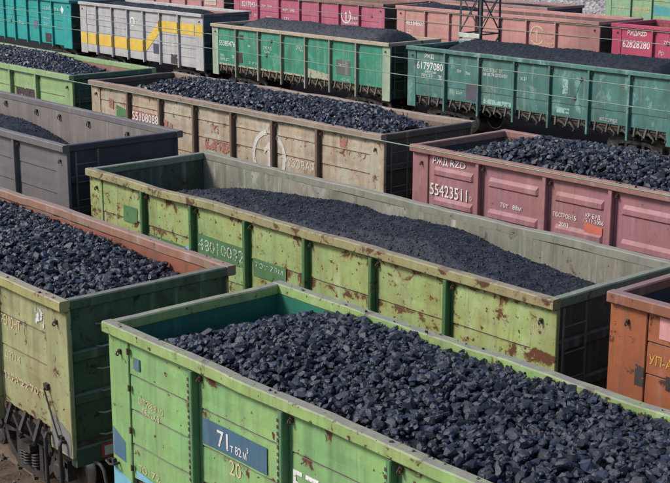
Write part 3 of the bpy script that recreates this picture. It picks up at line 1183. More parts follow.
# ------------------------------------------------------------------ the wagons
STD = [2.1, 3.8, 5.5, 7.2, 8.9, 10.6]
GREY_IN = paint('lining_grey', (0.24, 0.235, 0.22), (0.31, 0.30, 0.275), 0.25, 0.45, 0.3, 0.25, pale=0.6)
DARK_IN = paint('lining_dark', (0.045, 0.047, 0.055), (0.075, 0.07, 0.07), 0.35, 0.3, 0.3, 0.3, pale=0.1)
BROWN_IN = paint('lining_brown', (0.17, 0.125, 0.11), (0.22, 0.16, 0.14), 0.4, 0.35, 0.3, 0.3, pale=0.2)

# --- front track, bright green wagon with large lumps
gF = paint('paint_bright_green', (0.205, 0.41, 0.170), (0.275, 0.46, 0.165), 0.26, 0.42, 0.85, 0.50, pale=0.10, blotch=(0.33, 0.47, 0.20), blotch_t=0.60, rz=[3.38, 2.89, 2.39, 1.89], stain=(0.19, 0.21, 0.08), stain_f=0.35)
gFp = paint('paint_post_shaded_green', (0.085, 0.23, 0.11), (0.12, 0.27, 0.12), 0.28, 0.25, 0.7, 0.3, pale=0.05)  # wall green darkened, putting shade of the post sides into the colour
gFr = paint('paint_rim_green', (0.27, 0.43, 0.15), (0.32, 0.42, 0.17), 0.50, 0.35, 0.95, 0.7, dustcol=(0.225, 0.195, 0.212))
gFi = paint('lining_teal_green', (0.016, 0.15, 0.105), (0.03, 0.19, 0.13), 0.2, 0.4, 0.3, 0.2, pale=0.1)
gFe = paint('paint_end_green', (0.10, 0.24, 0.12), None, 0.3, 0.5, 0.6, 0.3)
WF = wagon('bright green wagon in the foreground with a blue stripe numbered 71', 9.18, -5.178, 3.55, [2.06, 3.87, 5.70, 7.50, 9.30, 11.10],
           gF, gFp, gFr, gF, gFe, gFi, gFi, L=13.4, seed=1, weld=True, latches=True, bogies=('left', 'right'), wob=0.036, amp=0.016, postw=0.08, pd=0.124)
bluep = paint('patch_blue', (0.060, 0.140, 0.215), (0.08, 0.17, 0.245), 0.22, 0.3, 0.2, 0.35, pale=0.12)
sky_p = paint('patch_light_blue', (0.16, 0.42, 0.55), (0.22, 0.48, 0.60), 0.2, 0.2, 0.2, 0.3, pale=0.1)
patch(WF, (2.175, 3.50, 2.44, 2.79, 2.44, 2.79), bluep, 1, 0.016, 0.024)
lettering(WF, '71', 2.50, 2.50, 0.22, M_WHITE, 1, 0.016, 0.22, y=-HW + WALL - 0.030, bold=0.01)
lettering(WF, 'т 82 м', 2.76, 2.50, 0.115, M_WHITE, 1, 0.016, 0.34, y=-HW + WALL - 0.030)
lettering(WF, '3', 3.11, 2.60, 0.07, M_WHITE, 1, 0.016, y=-HW + WALL - 0.030)
lettering(WF, '20', 2.72, 2.19, 0.20, M_CREAM, 1, 0.016, 0.24)
lettering(WF, '57007', 3.96, 2.35, 0.34, M_WHITE, 1, 0.016, 1.25, bold=0.01)
lettering(WF, 'ОКТ 788 8.10', 0.66, 2.515, 0.095, M_CREAM, 1, 0.016, 0.62)
lettering(WF, '05.02.08', 0.76, 2.395, 0.085, M_CREAM, 1, 0.016, 0.42)
lettering(WF, 'ТО  72', 0.62, 1.52, 0.10, M_CREAM, 1, 0.016, 0.52)
patch(WF, (0.02, 0.34, 1.60, 2.02, 1.56, 1.86), bluep, 1, 0, 0.034)
patch(WF, (0.01, 0.46, 0.99, 1.42, 0.99, 1.32), sky_p, 1, 0, 0.034)
patch(WF, (0.56, 1.30, 1.40, 1.52, 1.40, 1.44), sky_p, 1, 0.016, 0.020)
m = MB()
m.tube([(-0.03, -HW + 0.10, 1.50), (-0.03, -HW + 0.00, 1.50), (0.10, -HW - 0.02, 1.49), (0.16, -HW + 0.0, 1.50), (0.16, -HW + 0.10, 1.50)], 0.018, 6)
m.box(0.03, 0.08, -HW + 0.05, -HW + 0.10, 1.44, 1.54)
m.obj('handle', M_IRON, WF)
for z in (3.18, 2.66, 2.05, 1.5):
    m = MB()
    m.tube([(0.506, -HW + WALL - 0.045, z), (0.506, -HW + WALL - 0.045, z + 0.085)], 0.022, 8)
    m.obj('hinge', M_IRONR, WF)
m = MB()
m.cbox(0.60, 0.76, -HW + WALL - 0.03, -HW + WALL + 0.02, 3.00, 3.16, 0.01)
m.obj('label_holder', paint('holder', (0.08, 0.16, 0.18), None, 0.4, 0.3, 0.4, 0.4), WF)

# --- front track, olive green wagon at the left
gL = paint('paint_olive', (0.32, 0.35, 0.17), (0.36, 0.37, 0.20), 0.40, rz=[3.38, 2.89, 2.39, 1.89, 1.5], streak=0.45, dust=0.8, chips=0.55, pale=0.25, stain=(0.24, 0.15, 0.08), stain_f=0.6)
gLr = paint('paint_rim_olive', (0.36, 0.37, 0.15), (0.33, 0.29, 0.15), 0.55, 0.3, 1.0, 0.6, dustcol=(0.27, 0.24, 0.22))
gLe = paint('paint_end_shaded_green', (0.050, 0.092, 0.062), (0.075, 0.115, 0.08), 0.50, 0.5, 0.8, 0.55, rustcol=(0.045, 0.03, 0.026), blotch=(0.04, 0.045, 0.04), blotch_t=0.56, dustcol=(0.22, 0.22, 0.20))  # rusty green end, darkened in colour for the shade on this face
gLi = paint('lining_red', (0.30, 0.095, 0.055), (0.25, 0.11, 0.08), 0.35, 0.5, 0.4, 0.3, pale=0.15)
WL = wagon('olive green wagon at the left edge with rusty red inner walls', -4.71, -5.178, 3.55, [2.1, 3.8, 5.5, 7.2, 8.9, 10.55],
           gL, gL, gLr, gL, gLe, gLi, gLi, seed=2, latches=True, bogies=('left', 'right'), wob=0.036, amp=0.014, cornerw=0.66, latchmat=M_IRON,
           ladder=(0.62, 1.18, False), ribs=(0.80, 1.46), skirt=1.12, panel_bottom=1.42, endrim=gLe,
           farrim=paint('paint_rim_reddish', (0.30, 0.15, 0.105), (0.26, 0.17, 0.13), 0.4, 0.3, 0.8, 0.5, dustcol=(0.27, 0.21, 0.20)))
lettering(WL, 'РЕМОНТ', 10.66, 2.72, 0.16, M_CREAM, 2, 0.014, 0.62)
lettering(WL, 'ДЕПО 4', 10.75, 2.20, 0.11, M_CREAM, 2, 0.014, 0.5)
lettering(WL, 'ТАРА 22 70 Т', 10.68, 1.83, 0.12, M_CREAM, 2, 0.014, 1.25)
patch(WL, (12.15, 12.72, 1.18, 1.72, 1.14, 1.50), worn_patch('patch_primer', (0.20, 0.20, 0.20), 0.55, 5), 2, 0, 0.035)
patch(WL, (11.80, 12.06, 3.00, 3.32, 2.92, 3.20), worn_patch('patch_white', (0.66, 0.68, 0.72), 0.85, 7), 2, 0.014, 0.022)
m = MB()
m.tube([(12.10, -HW + WALL - 0.03, 2.08), (12.10, -HW + 0.03, 2.06), (12.46, -HW + 0.03, 1.39), (12.46, -HW + WALL - 0.03, 1.37)], 0.013, 6)
m.box(12.05, 12.15, -HW + 0.05, -HW + 0.101, 2.03, 2.13)
m.box(12.42, 12.52, -HW + 0.05, -HW + 0.101, 1.33, 1.41)
m.obj('handrail', M_IRON, WL)
m = MB()
for x in (12.13, 12.56):
    m.tube([(x, -HW + 0.09, 1.34), (x, -HW + 0.02, 1.36), (x, -HW - 0.005, 1.30), (x, -HW - 0.005, 0.42)], 0.033, 8)
m.bar((12.10, -HW + 0.02, 0.45), (12.60, -HW + 0.02, 0.45), 0.03, 0.16)
m.obj('step', M_IRON, WL)
m = MB()
m.cbox(12.75 + 0.012, 12.75 + 0.032, -HW + 0.58, -HW + 0.98, 1.02, 1.23, 0.004)
sg = m.obj('number_plate', M_SIGNR, WL)
m = MB()
m.box(12.75 + 0.031, 12.75 + 0.036, -HW + 0.615, -HW + 0.945, 1.05, 1.20)
m.obj('plate_face', M_SIGN, sg)
for k, yy in enumerate((0.42, 0.66)):
    m = MB()
    pts = [(12.80, -HW + yy, 1.02), (12.98, -HW + yy, 1.02), (13.05, -HW + yy + 0.01, 0.95), (13.06, -HW + yy + 0.04, 0.75), (13.03, -HW + yy + 0.05 + 0.05 * k, 0.55), (12.93, -HW + yy + 0.04, 0.42), (12.78, -HW + yy, 0.38)]
    m.tube(pts, 0.026, 8)
    m.obj('brake_hose', M_RUBBER, WL, True)

# --- second track, yellow green wagon with fine coal
gM = paint('paint_yellow_green', (0.36, 0.44, 0.165), (0.28, 0.43, 0.19), 0.58, 0.25, 0.6, 0.78, pale=0.12, rustcol=(0.16, 0.065, 0.028), blotch=(0.42, 0.50, 0.27), blotch_t=0.56, rz=[3.46, 2.77, 2.19], runs=0.9, stain=(0.24, 0.15, 0.06), stain_f=0.55)
gMp = paint('paint_post_dark_green', (0.055, 0.16, 0.06), (0.09, 0.20, 0.08), 0.35, 0.2, 0.5, 0.4, pale=0.05)
gMr = paint('paint_rim_yellow', (0.34, 0.34, 0.16), (0.27, 0.22, 0.13), 0.72, 0.35, 0.8, 0.7, dustcol=(0.25, 0.22, 0.19), rustcol=(0.13, 0.06, 0.035))
gMe = paint('paint_end_shaded_brown', (0.052, 0.062, 0.048), (0.075, 0.078, 0.060), 0.35, 0.5, 0.5, 0.4, rustcol=(0.040, 0.031, 0.027), edge=0.3)  # end face shade is painted in: colour kept much darker than the sides
gMi = paint('lining_dark_green', (0.045, 0.065, 0.050), (0.06, 0.10, 0.07), 0.55, 0.35, 0.3, 0.5, rustcol=(0.05, 0.03, 0.022))
gMin = paint('lining_grey_green', (0.255, 0.24, 0.205), (0.205, 0.235, 0.175), 0.42, 0.6, 0.3, 0.45, pale=0.66, blotch=(0.36, 0.345, 0.31), blotch_t=0.55, rustcol=(0.13, 0.095, 0.065), stain=(0.14, 0.12, 0.095), stain_f=0.75, runs=0.7)
gMer = paint('paint_rim_grey_green', (0.17, 0.24, 0.16), (0.13, 0.18, 0.13), 0.42, 0.4, 0.75, 0.4, dustcol=(0.24, 0.25, 0.23))
gMfr = paint('paint_rim_grey', (0.24, 0.24, 0.20), (0.20, 0.22, 0.17), 0.42, 0.4, 0.8, 0.4, dustcol=(0.27, 0.26, 0.235))
WM = wagon('long yellow green wagon in the middle with chipped paint and fine coal', 0, 0, 3.64, STD, gM, gMp, gMr, gM, gMe, gMin, gMi,
           seed=3, wob=0.036, amp=0.018, ladder=(0.22, 0.72, True), ribs=(0.66, 1.32), bogies=('right',), endrim=gMer,
           seams=[2.78, 2.2], latches=True, farrim=gMfr, postw=0.085, pd=0.124)
pgr = worn_patch('patch_green', (0.095, 0.215, 0.095), 0.42, 5)
patch(WM, (1.28, 1.80, 2.72, 3.06, 2.72, 3.06), pgr, 3, 0.018, 0.022)
patch(WM, (2.19, 3.50, 2.10, 2.62, 2.10, 2.60), pgr, 3, 0.018, 0.022)
patch(WM, (3.90, 5.40, 2.55, 2.95, 2.55, 2.93), pgr, 3, 0.018, 0.022)
patch(WM, (5.66, 6.60, 2.48, 2.82, 2.48, 2.80), pgr, 3, 0.018, 0.022)
patch(WM, (3.50, 3.72, 2.10, 2.62, 2.10, 2.62), sky_p, 3, 0.018, 0.022)
M_WHITEX = marking('white_stencil_faded', (0.60, 0.62, 0.58), 0.85, 22)
lettering(WM, '48010032', 3.93, 2.64, 0.23, M_WHITEX, 3, 0.018, 1.45, y=-HW + WALL - 0.028)
lettering(WM, '70т 73м', 5.72, 2.66, 0.10, M_WHITEX, 3, 0.018, 0.8, y=-HW + WALL - 0.028)
lettering(WM, 'НО-О', 12.28, 3.10, 0.09, M_CREAM, 3, 0, 0.26, y=-HW + WALL - 0.034)
rme = RING
for yy, zz in ((0.1, 2.55), (0.55, 2.75), (0.55, 2.40), (1.0, 2.7), (-0.5, 2.8)):
    o = link('lashing_ring', rme, None, WM, (0.14, yy, zz)); o.rotation_euler.z = math.pi / 2

# --- second track, dark grey wagon at the left
gD = paint('paint_grey', (0.130, 0.125, 0.135), (0.16, 0.15, 0.16), 0.12, 0.25, 0.6, 0.12, pale=0.1, dustcol=(0.17, 0.165, 0.185))
gDe = paint('paint_end_shaded_navy', (0.034, 0.040, 0.056), (0.045, 0.05, 0.07), 0.2, 0.3, 0.6, 0.15, pale=0.03, dustcol=(0.13, 0.135, 0.16))  # dark navy carries the shade of the end wall in its colour
gDi = paint('lining_grey_brown', (0.21, 0.185, 0.175), (0.17, 0.155, 0.155), 0.25, 0.55, 0.4, 0.2, pale=0.2)
WD = wagon('dark grey wagon at the left edge with hooks along its inner wall', -13.66, 0, 3.99, [2.1, 3.8, 5.5, 7.2, 8.9, 10.45], gD, gD, gD, gD, gDe, gDi, gDi,
           seed=4, wob=0.006, amp=0.006, ribs=(0.7, 1.4), endrim=gDe, ladder=(0.30, 0.85, True))
smear = simple('tar_smear', (0.03, 0.028, 0.03), 0.7, 0.3, 8)
for xx, zz in ((4.51, 3.74), (6.21, 3.70), (7.42, 3.70), (8.86, 3.70), (10.67, 3.66)):
    o = link('lashing_ring', RING, None, WD, (xx, HW - 0.18, zz))
    o.scale = (0.85, 0.85, 0.85)

# --- second track, orange wagon at the right
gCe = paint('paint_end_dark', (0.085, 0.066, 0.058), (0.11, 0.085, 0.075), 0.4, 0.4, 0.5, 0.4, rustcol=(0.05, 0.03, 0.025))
dk0 = worn_patch('patch_soot_dark', (0.05, 0.045, 0.05), 0.6, 7)
gO = paint('paint_orange_brown', (0.36, 0.115, 0.048), (0.31, 0.10, 0.05), 0.3, 0.45, 0.7, 0.45, pale=0.15, stain=(0.20, 0.075, 0.045), stain_f=0.6, rz=[3.82, 3.4, 2.95], dustcol=(0.26, 0.19, 0.19))
gOi = paint('lining_navy', (0.022, 0.028, 0.050), (0.03, 0.04, 0.065), 0.2, 0.3, 0.4, 0.2, pale=0.05)
gOr = paint('paint_rim_dark_orange', (0.25, 0.10, 0.060), (0.20, 0.09, 0.065), 0.35, 0.3, 1.0, 0.4, dustcol=(0.22, 0.165, 0.18))
WO = wagon('orange brown wagon cut by the right edge', 13.67, 0, 3.985, STD, gO, gO, gOr, gO, gCe, gOi, gOi, seed=5, cornerw=0.62, bogies=('left',), amp=0.006,  # dark end colour put in to cut orange bounce onto the neighbouring end
           seams=[3.40, 2.95, 2.4])
patch(WO, (0.80, 1.40, 3.48, 3.78, 3.48, 3.78), paint('patch_pink', (0.62, 0.30, 0.30), None, 0.1, 0.2, 0.2, 0.2), 5, 0.006, 0.020)
patch(WO, (0.46, 0.60, 2.75, 3.05, 2.75, 3.02), worn_patch('patch_soot', (0.06, 0.05, 0.05), 0.6, 7), 5, 0, 0.034)
patch(WO, (0.95, 1.15, 2.80, 3.0, 2.80, 3.0), dk0, 5, 0.006, 0.020)
yel = marking('yellow_stencil', (0.72, 0.42, 0.10), 0.55)
lettering(WO, '70т', 0.98, 3.30, 0.11, yel, 5, 0.006, 0.34)
lettering(WO, 'УП-АМУРСК', 0.66, 3.10, 0.13, yel, 5, 0.006, 0.95)

# --- third track: cream wagon, dusty pink wagon, pale green wagon
gC = paint('paint_cream', (0.47, 0.375, 0.265), (0.40, 0.39, 0.31), 0.36, 0.3, 0.6, 0.5, pale=0.35, rustcol=(0.20, 0.09, 0.050), blotch=(0.50, 0.48, 0.40), blotch_t=0.53, rz=[3.8, 3.44, 2.99, 2.49], stain=(0.34, 0.185, 0.095), stain_f=0.75)
gCp = paint('paint_post_brown', (0.15, 0.095, 0.075), (0.20, 0.14, 0.11), 0.4, 0.3, 0.5, 0.4, pale=0.08)
gCr = paint('paint_rim_brown', (0.26, 0.19, 0.155), (0.34, 0.27, 0.22), 0.4, 0.3, 0.7, 0.4, dustcol=(0.28, 0.23, 0.21))
WC = wagon('rust stained cream wagon with a broken ring emblem', -10.25, 6.175, 3.986, [2.08, 3.70, 5.33, 7.02, 8.72, 10.45], gC, gCp, gCr, gC, gCe, BROWN_IN, DARK_IN,
           seed=6, wob=0.045, amp=0.014, ladder=(0.3, 0.8, True), seams=[3.45, 3.0, 2.5, 2.0], endrim=gCe)
red_p = worn_patch('patch_faded_red', (0.42, 0.18, 0.15), 0.85, 9)
patch(WC, (2.15, 3.58, 3.00, 3.36, 3.00, 3.34), red_p, 6, 0.014, 0.024)
lettering(WC, '55108088', 2.20, 3.07, 0.235, M_WHITE, 6, 0.014, 1.34, y=-HW + WALL - 0.030, bold=0.012)
patch(WC, (0.95, 1.20, 3.28, 3.56, 3.24, 3.52), red_p, 6, 0.014, 0.024)
patch(WC, (1.35, 1.98, 3.05, 3.40, 3.10, 3.28), pgr, 6, 0.014, 0.022)
patch(WC, (3.80, 4.30, 2.95, 3.28, 2.9, 3.16), red_p, 6, 0.014, 0.024)
patch(WC, (5.75, 6.95, 2.72, 3.00, 2.68, 2.98), red_p, 6, 0.014, 0.024)
patch(WC, (6.0, 6.35, 3.18, 3.40, 3.18, 3.40), red_p, 6, 0.014, 0.024)
patch(WC, (11.22, 11.48, 3.50, 3.72, 3.50, 3.72), red_p, 6, 0.014, 0.024)
M_WHITEC = marking('white_emblem_faded', (0.62, 0.60, 0.55), 0.45, 9)
ring_emblem(WC, 8.50, 2.87, 0.62, 0.125, [(98, 235), (-35, 62)], M_WHITEC, 6, 'emblem', True, 0.014)
lettering(WC, 'ГРУЗОВАЯ', 8.93, 2.74, 0.20, M_WHITEC, 6, 0.014, 1.32, bold=0.01)

gP = paint('paint_dusty_pink', (0.36, 0.165, 0.195), (0.31, 0.145, 0.175), 0.24, 0.35, 0.6, 0.35, pale=0.2, rustcol=(0.22, 0.085, 0.05), stain=(0.30, 0.13, 0.09), stain_f=0.65, blotch=(0.40, 0.215, 0.24), blotch_t=0.56)
gPr = paint('paint_rim_pinkish', (0.27, 0.135, 0.125), (0.30, 0.16, 0.14), 0.4, 0.3, 0.7, 0.3, dustcol=(0.27, 0.20, 0.18))
WP = wagon('dusty pink wagon numbered 55423511 with pressed ribs', 3.43, 6.175, 3.906, [2.03, 3.86, 5.50, 7.2, 8.9, 10.6], gP, gP, gPr, gP, gCe, BROWN_IN, DARK_IN,
           seed=7, wob=0.012, amp=0.006, press=[3.40, 2.73, 2.05])
lettering(WP, 'РЖД RZD', 0.62, 3.56, 0.14, M_WHITE, 7, 0, 0.98, bold=0.008)
lettering(WP, '55423511', 0.55, 2.86, 0.26, M_WHITE, 7, 0, 1.12, y=-HW + WALL - 0.022, bold=0.006)
lettering(WP, '0', 1.74, 2.90, 0.10, M_WHITEW, 7, 0)
lettering(WP, '70т', 2.62, 2.92, 0.10, M_WHITE, 7, 0, 0.22)
lettering(WP, '88м', 2.96, 2.92, 0.10, M_WHITE, 7, 0, 0.24)
lettering(WP, 'ПОСТРОЕН 5', 4.05, 2.98, 0.09, M_WHITE, 7, 0, 0.58)
lettering(WP, '2003', 4.20, 2.80, 0.09, M_WHITE, 7, 0, 0.24)
patch(WP, (4.84, 5.28, 2.80, 3.00, 2.80, 2.95), paint('patch_red', (0.52, 0.13, 0.09), None, 0.15, 0.2, 0.2, 0.2), 7, 0, 0.018)
lettering(WP, 'КР-БУД', 4.86, 3.10, 0.08, M_WHITE, 7, 0, 0.36)
lettering(WP, '15.11.2006', 4.82, 3.00, 0.08, M_WHITE, 7, 0, 0.48)

gG = paint('paint_pale_green', (0.26, 0.41, 0.185), (0.30, 0.43, 0.21), 0.25, 0.25, 0.6, 0.3, pale=0.15)
gGe = paint('paint_end_deep_green', (0.04, 0.12, 0.075), None, 0.3, 0.3, 0.6, 0.3)
gGi = paint('lining_pink', (0.31, 0.165, 0.15), (0.26, 0.15, 0.14), 0.3, 0.4, 0.3, 0.25, pale=0.2)
WG = wagon('pale green wagon at the left edge heaped with small coal behind the dark grey one', -24.1, 6.175, 4.0, STD, gG, gG, gG, gG, gGe, gGi, gGi, seed=8, amp=0.010,
           seams=[3.3, 2.8, 2.3], endrim=gGe, ladder=(0.3, 0.8, True))
dk = worn_patch('patch_dark', (0.07, 0.05, 0.06), 0.5, 6)
patch(WG, (9.15, 10.35, 2.75, 3.30, 2.75, 3.30), dk, 8, 0.01, 0.024)
ring_emblem(WG, 9.75, 3.02, 0.25, 0.08, [(60, 200)], M_WHITE, 8, 'emblem', False, 0.01)
patch(WG, (9.35, 9.62, 2.80, 3.10, 2.80, 3.10), red_p, 8, 0.01, 0.030)

# --- fourth track: turquoise, silver grey with yellow band, emerald, blue green
gTe = paint('paint_end_shaded_black_green', (0.020, 0.055, 0.045), (0.03, 0.07, 0.055), 0.3, 0.4, 0.5, 0.3)  # near-black green puts the end wall shade into the colour
gA = paint('paint_turquoise', (0.012, 0.31, 0.30), (0.02, 0.37, 0.35), 0.1, 0.2, 0.5, 0.15, pale=0.12)
WA = wagon('turquoise wagon at the far left with close set posts', -55.3, 24.41, 3.72, [2.8, 4.32, 5.67, 7.17, 8.62, 10.16], gA, gA, gA, gA, gTe, DARK_IN, DARK_IN,
           L=12.25, seed=9, cornerw=0.95, amp=0.004, seams=[3.0, 2.5, 2.0], skirt=1.0, panel_bottom=1.12, bogies=('right',))
m = [(11.10, 3.14), (11.28, 3.38), (11.46, 3.14), (11.28, 2.90)]
link('emblem', mesh('emblem', [(x, -HW + WALL - 0.036, z) for x, z in m] , [(3, 2, 1, 0)], M_WHITE), None, WA)
lettering(WA, 'ПГК', 10.35, 3.05, 0.16, M_WHITE, 9, 0, 0.5)
lettering(WA, '52 047', 9.0, 3.05, 0.18, M_WHITEW, 9, 0, 0.9)
lettering(WA, '70т', 9.0, 2.45, 0.16, M_WHITEW, 9, 0, 0.8)
lettering(WA, '22т', 9.05, 2.15, 0.16, M_WHITEW, 9, 0, 0.6)
lettering(WA, '7 16', 6.0, 2.0, 0.22, M_WHITEW, 9, 0, 0.6)
patch(WA, (9.2, 10.0, 1.2, 1.7, 1.2, 1.7), dk, 9, 0.004, 0.022)
patch(WA, (7.9, 8.35, 1.9, 2.4, 1.9, 2.35), paint('patch_violet', (0.12, 0.13, 0.24), None, 0.1, 0.2, 0.2, 0.2), 9, 0.004, 0.022)

gY = paint('paint_silver', (0.43, 0.43, 0.445), (0.48, 0.48, 0.49), 0.08, 0.28, 0.5, 0.15, pale=0.2, dustcol=(0.45, 0.44, 0.45))
gYe = paint('paint_end_blue_grey', (0.05, 0.085, 0.12), (0.07, 0.11, 0.14), 0.2, 0.3, 0.6, 0.2)
gYi = paint('lining_salmon', (0.42, 0.16, 0.12), (0.38, 0.17, 0.14), 0.2, 0.3, 0.3, 0.2, pale=0.15)
YP = [1.8, 3.39, 4.94, 6.49, 8.02, 9.70]
WY = wagon('silver grey wagon with a yellow zigzag band', -42.05, 24.41, 3.73, YP, gY, gY, gY, gY, gYe, gYi, gYi, L=11.8, seed=10, cornerw=0.70,
           amp=0.004, seams=[3.05, 2.5, 1.95, 1.5], skirt=0.93, panel_bottom=1.02, endrim=gYe, bogies=('left', 'right'))
gYel = paint('patch_yellow', (0.72, 0.47, 0.07), (0.76, 0.53, 0.11), 0.05, 0.2, 0.3, 0.1, pale=0.1)
lims = [0.70] + YP + [11.1]
def yz(x):
    if x < 6.55: return 1.45, 2.05
    if x < 8.0:
        t = (x - 6.55) / 1.45
        return 1.45 + 1.18 * t, 2.05 + 1.14 * t
    return 2.63, 3.19
for i in range(len(lims) - 1):
    a, b_ = lims[i] + 0.06, lims[i + 1] - 0.06
    patch(WY, (a, b_, *yz(a), *yz(b_)), gYel, 10, 0.004, 0.021)
patch(WY, (0.03, 0.67, 1.45, 2.05, 1.45, 2.05), gYel, 10, 0, 0.034)
patch(WY, (11.15, 11.77, 2.63, 3.19, 2.63, 3.19), gYel, 10, 0, 0.034)
for px in YP:
    lo, hi = yz(px)
    patch(WY, (px - 0.042, px + 0.042, lo, hi, lo, hi), gYel, 10, 0, WALL - 0.006)
patch(WY, (7.3, 7.9, 1.45, 1.98, 1.45, 1.95), paint('patch_navy', (0.06, 0.07, 0.12), None, 0.1, 0.2, 0.2, 0.2), 10, 0.004, 0.021)
patch(WY, (8.9, 9.5, 1.06, 1.55, 1.06, 1.55), dk, 10, 0.004, 0.021)
ring_emblem(WY, 5.35, 2.95, 0.20, 0.10, [(0, 360)], M_WHITE, 10, 'emblem', False, 0)
lettering(WY, 'НТК', 5.75, 2.86, 0.20, M_WHITE, 10, 0, 0.5)
lettering(WY, '52974113', 2.0, 2.80, 0.24, M_WHITE, 10, 0, 1.15)
lettering(WY, '70т  88м', 8.4, 1.95, 0.22, M_WHITE, 10, 0, 1.0)
lettering(WY, '1520', 3.9, 2.4, 0.16, M_WHITE, 10, 0, 0.6)

gT = paint('paint_emerald', (0.022, 0.235, 0.150), (0.05, 0.30, 0.20), 0.22, 0.3, 0.5, 0.4, pale=0.2, blotch=(0.10, 0.34, 0.24), blotch_t=0.545, stain=(0.03, 0.11, 0.08), stain_f=0.6)
gTp = paint('paint_post_cream', (0.27, 0.27, 0.20), (0.20, 0.25, 0.19), 0.3, 0.3, 0.5, 0.3)
gTr = paint('paint_rim_cream', (0.44, 0.37, 0.28), (0.40, 0.36, 0.28), 0.45, 0.2, 0.5, 0.4, rustcol=(0.2, 0.10, 0.07), dustcol=(0.40, 0.34, 0.27))
gTc = paint('paint_corner_pale', (0.36, 0.44, 0.32), (0.30, 0.42, 0.30), 0.25, 0.3, 0.5, 0.3)
WT = wagon('emerald green wagon with cream posts and top rail', -29.49, 24.41, 3.36, [2.0, 3.75, 5.48, 7.2, 8.9, 10.65], gT, gTp, gTr, gTc, gTe, DARK_IN, DARK_IN,
           seed=11, latches=True, amp=0.010, seams=[], skirt=0.90, panel_bottom=1.42, bogies=('left', 'right'), latchmat=simple('latch_cream_rust', (0.12, 0.095, 0.07), 0.7, 0.6, 4),
           ladder=(0.35, 0.95, True))
crm = worn_patch('patch_cream', (0.40, 0.41, 0.31), 0.5, 5)
for i, (a, b_) in enumerate(((0.55, 1.93), (2.07, 3.68), (3.82, 5.41), (5.55, 7.12))):
    patch(WT, (a, b_, 1.40, 1.50, 1.40, 1.47), crm, 11, 0.010, 0.015)
patch(WT, (7.30, 8.80, 1.40, 1.82, 1.40, 1.66), crm, 11, 0.010, 0.016)
patch(WT, (9.25, 10.20, 1.75, 2.40, 1.75, 2.38), paint('patch_grey', (0.10, 0.11, 0.11), None, 0.2, 0.2, 0.2, 0.3), 11, 0.010, 0.016)
patch(WT, (2.12, 2.42, 1.62, 2.10, 1.62, 2.10), dk, 11, 0.010, 0.016)
patch(WT, (2.20, 2.50, 2.72, 2.95, 2.72, 2.95), dk, 11, 0.010, 0.016)
lettering(WT, '55385476', 0.56, 2.34, 0.24, M_WHITE, 11, 0.010, 1.28, bold=0.008)
lettering(WT, '20', 1.55, 1.78, 0.15, M_WHITE, 11, 0.010, 0.22)
lettering(WT, '70т', 0.62, 1.80, 0.12, M_WHITE, 11, 0.010, 0.3)
lettering(WT, 'ТАРА 22', 0.60, 1.62, 0.12, M_WHITE, 11, 0.010, 0.7)
lettering(WT, 'ОКТ.ЖД', 4.05, 2.42, 0.13, M_WHITE, 11, 0.010, 0.62)
lettering(WT, '12.06', 4.15, 2.25, 0.11, M_WHITE, 11, 0.010, 0.35)
lettering(WT, 'РЖД', 6.5, 2.55, 0.22, M_WHITEW, 11, 0.010, 0.45)
lettering(WT, '2 71', 2.9, 1.62, 0.12, M_WHITEW, 11, 0.010, 0.6)
lettering(WT, '88м', 2.85, 2.42, 0.10, M_WHITE, 11, 0.010, 0.2)
lettering(WT, 'ДЕПО', 9.40, 2.10, 0.11, M_WHITEW, 11, 0.010, 0.5)
lettering(WT, 'КР-05', 9.65, 1.48, 0.12, M_WHITEW, 11, 0.010, 0.5)

gB = paint('paint_blue_green', (0.060, 0.185, 0.165), (0.085, 0.23, 0.205), 0.22, 0.45, 0.6, 0.25, pale=0.30, dustcol=(0.20, 0.25, 0.25), blotch=(0.20, 0.37, 0.34), blotch_t=0.565, stain=(0.045, 0.085, 0.085), stain_f=0.75)
BPOS = [2.2, 4.05, 5.9, 7.65, 9.5, 11.3]
WB = wagon('blue green wagon numbered 61797080', -15.68, 24.41, 3.36, BPOS, gB, gB, gB, gB, gTe, BROWN_IN, DARK_IN, L=13.4,
           seed=12, latches=True, amp=0.010, seams=[1.85], skirt=0.88, panel_bottom=1.36, bogies=('left', 'right'), latchmat=simple('latch_grey_rust', (0.075, 0.07, 0.06), 0.7, 0.6, 4))
aqua = worn_patch('patch_aqua', (0.31, 0.48, 0.44), 0.6, 6)
for q in ((4.3, 5.75, 1.42, 1.62, 1.42, 1.60), (8.25, 8.5, 2.2, 2.85, 2.25, 2.75), (8.0, 8.6, 1.5, 1.72, 1.5, 1.70)):
    patch(WB, q, aqua, 12, 0.010, 0.015)
patch(WB, (3.35, 3.92, 1.46, 2.10, 1.46, 2.08), paint('patch_violet_grey', (0.075, 0.075, 0.10), None, 0.2, 0.2, 0.2, 0.3), 12, 0.010, 0.018)
lettering(WB, 'РЖД', 0.98, 2.93, 0.16, M_WHITE, 12, 0.010, 0.52, bold=0.01)
lettering(WB, '61797080', 0.54, 2.46, 0.30, M_WHITE, 12, 0.010, 1.50, bold=0.010)
lettering(WB, 'РОССИЯ', 1.05, 2.32, 0.09, M_WHITE, 12, 0.010, 0.6)
lettering(WB, '70т 23', 0.80, 2.16, 0.12, M_WHITE, 12, 0.010, 0.65)
lettering(WB, '20', 1.78, 2.10, 0.19, M_WHITE, 12, 0.010, 0.24)
lettering(WB, '70т', 2.82, 2.50, 0.12, M_WHITE, 12, 0.010, 0.24)
lettering(WB, '76м', 3.30, 2.46, 0.12, M_WHITE, 12, 0.010, 0.24)
lettering(WB, 'ПОСТРОЕН   ОТ', 4.25, 2.68, 0.11, M_WHITE, 12, 0.010, 1.0)
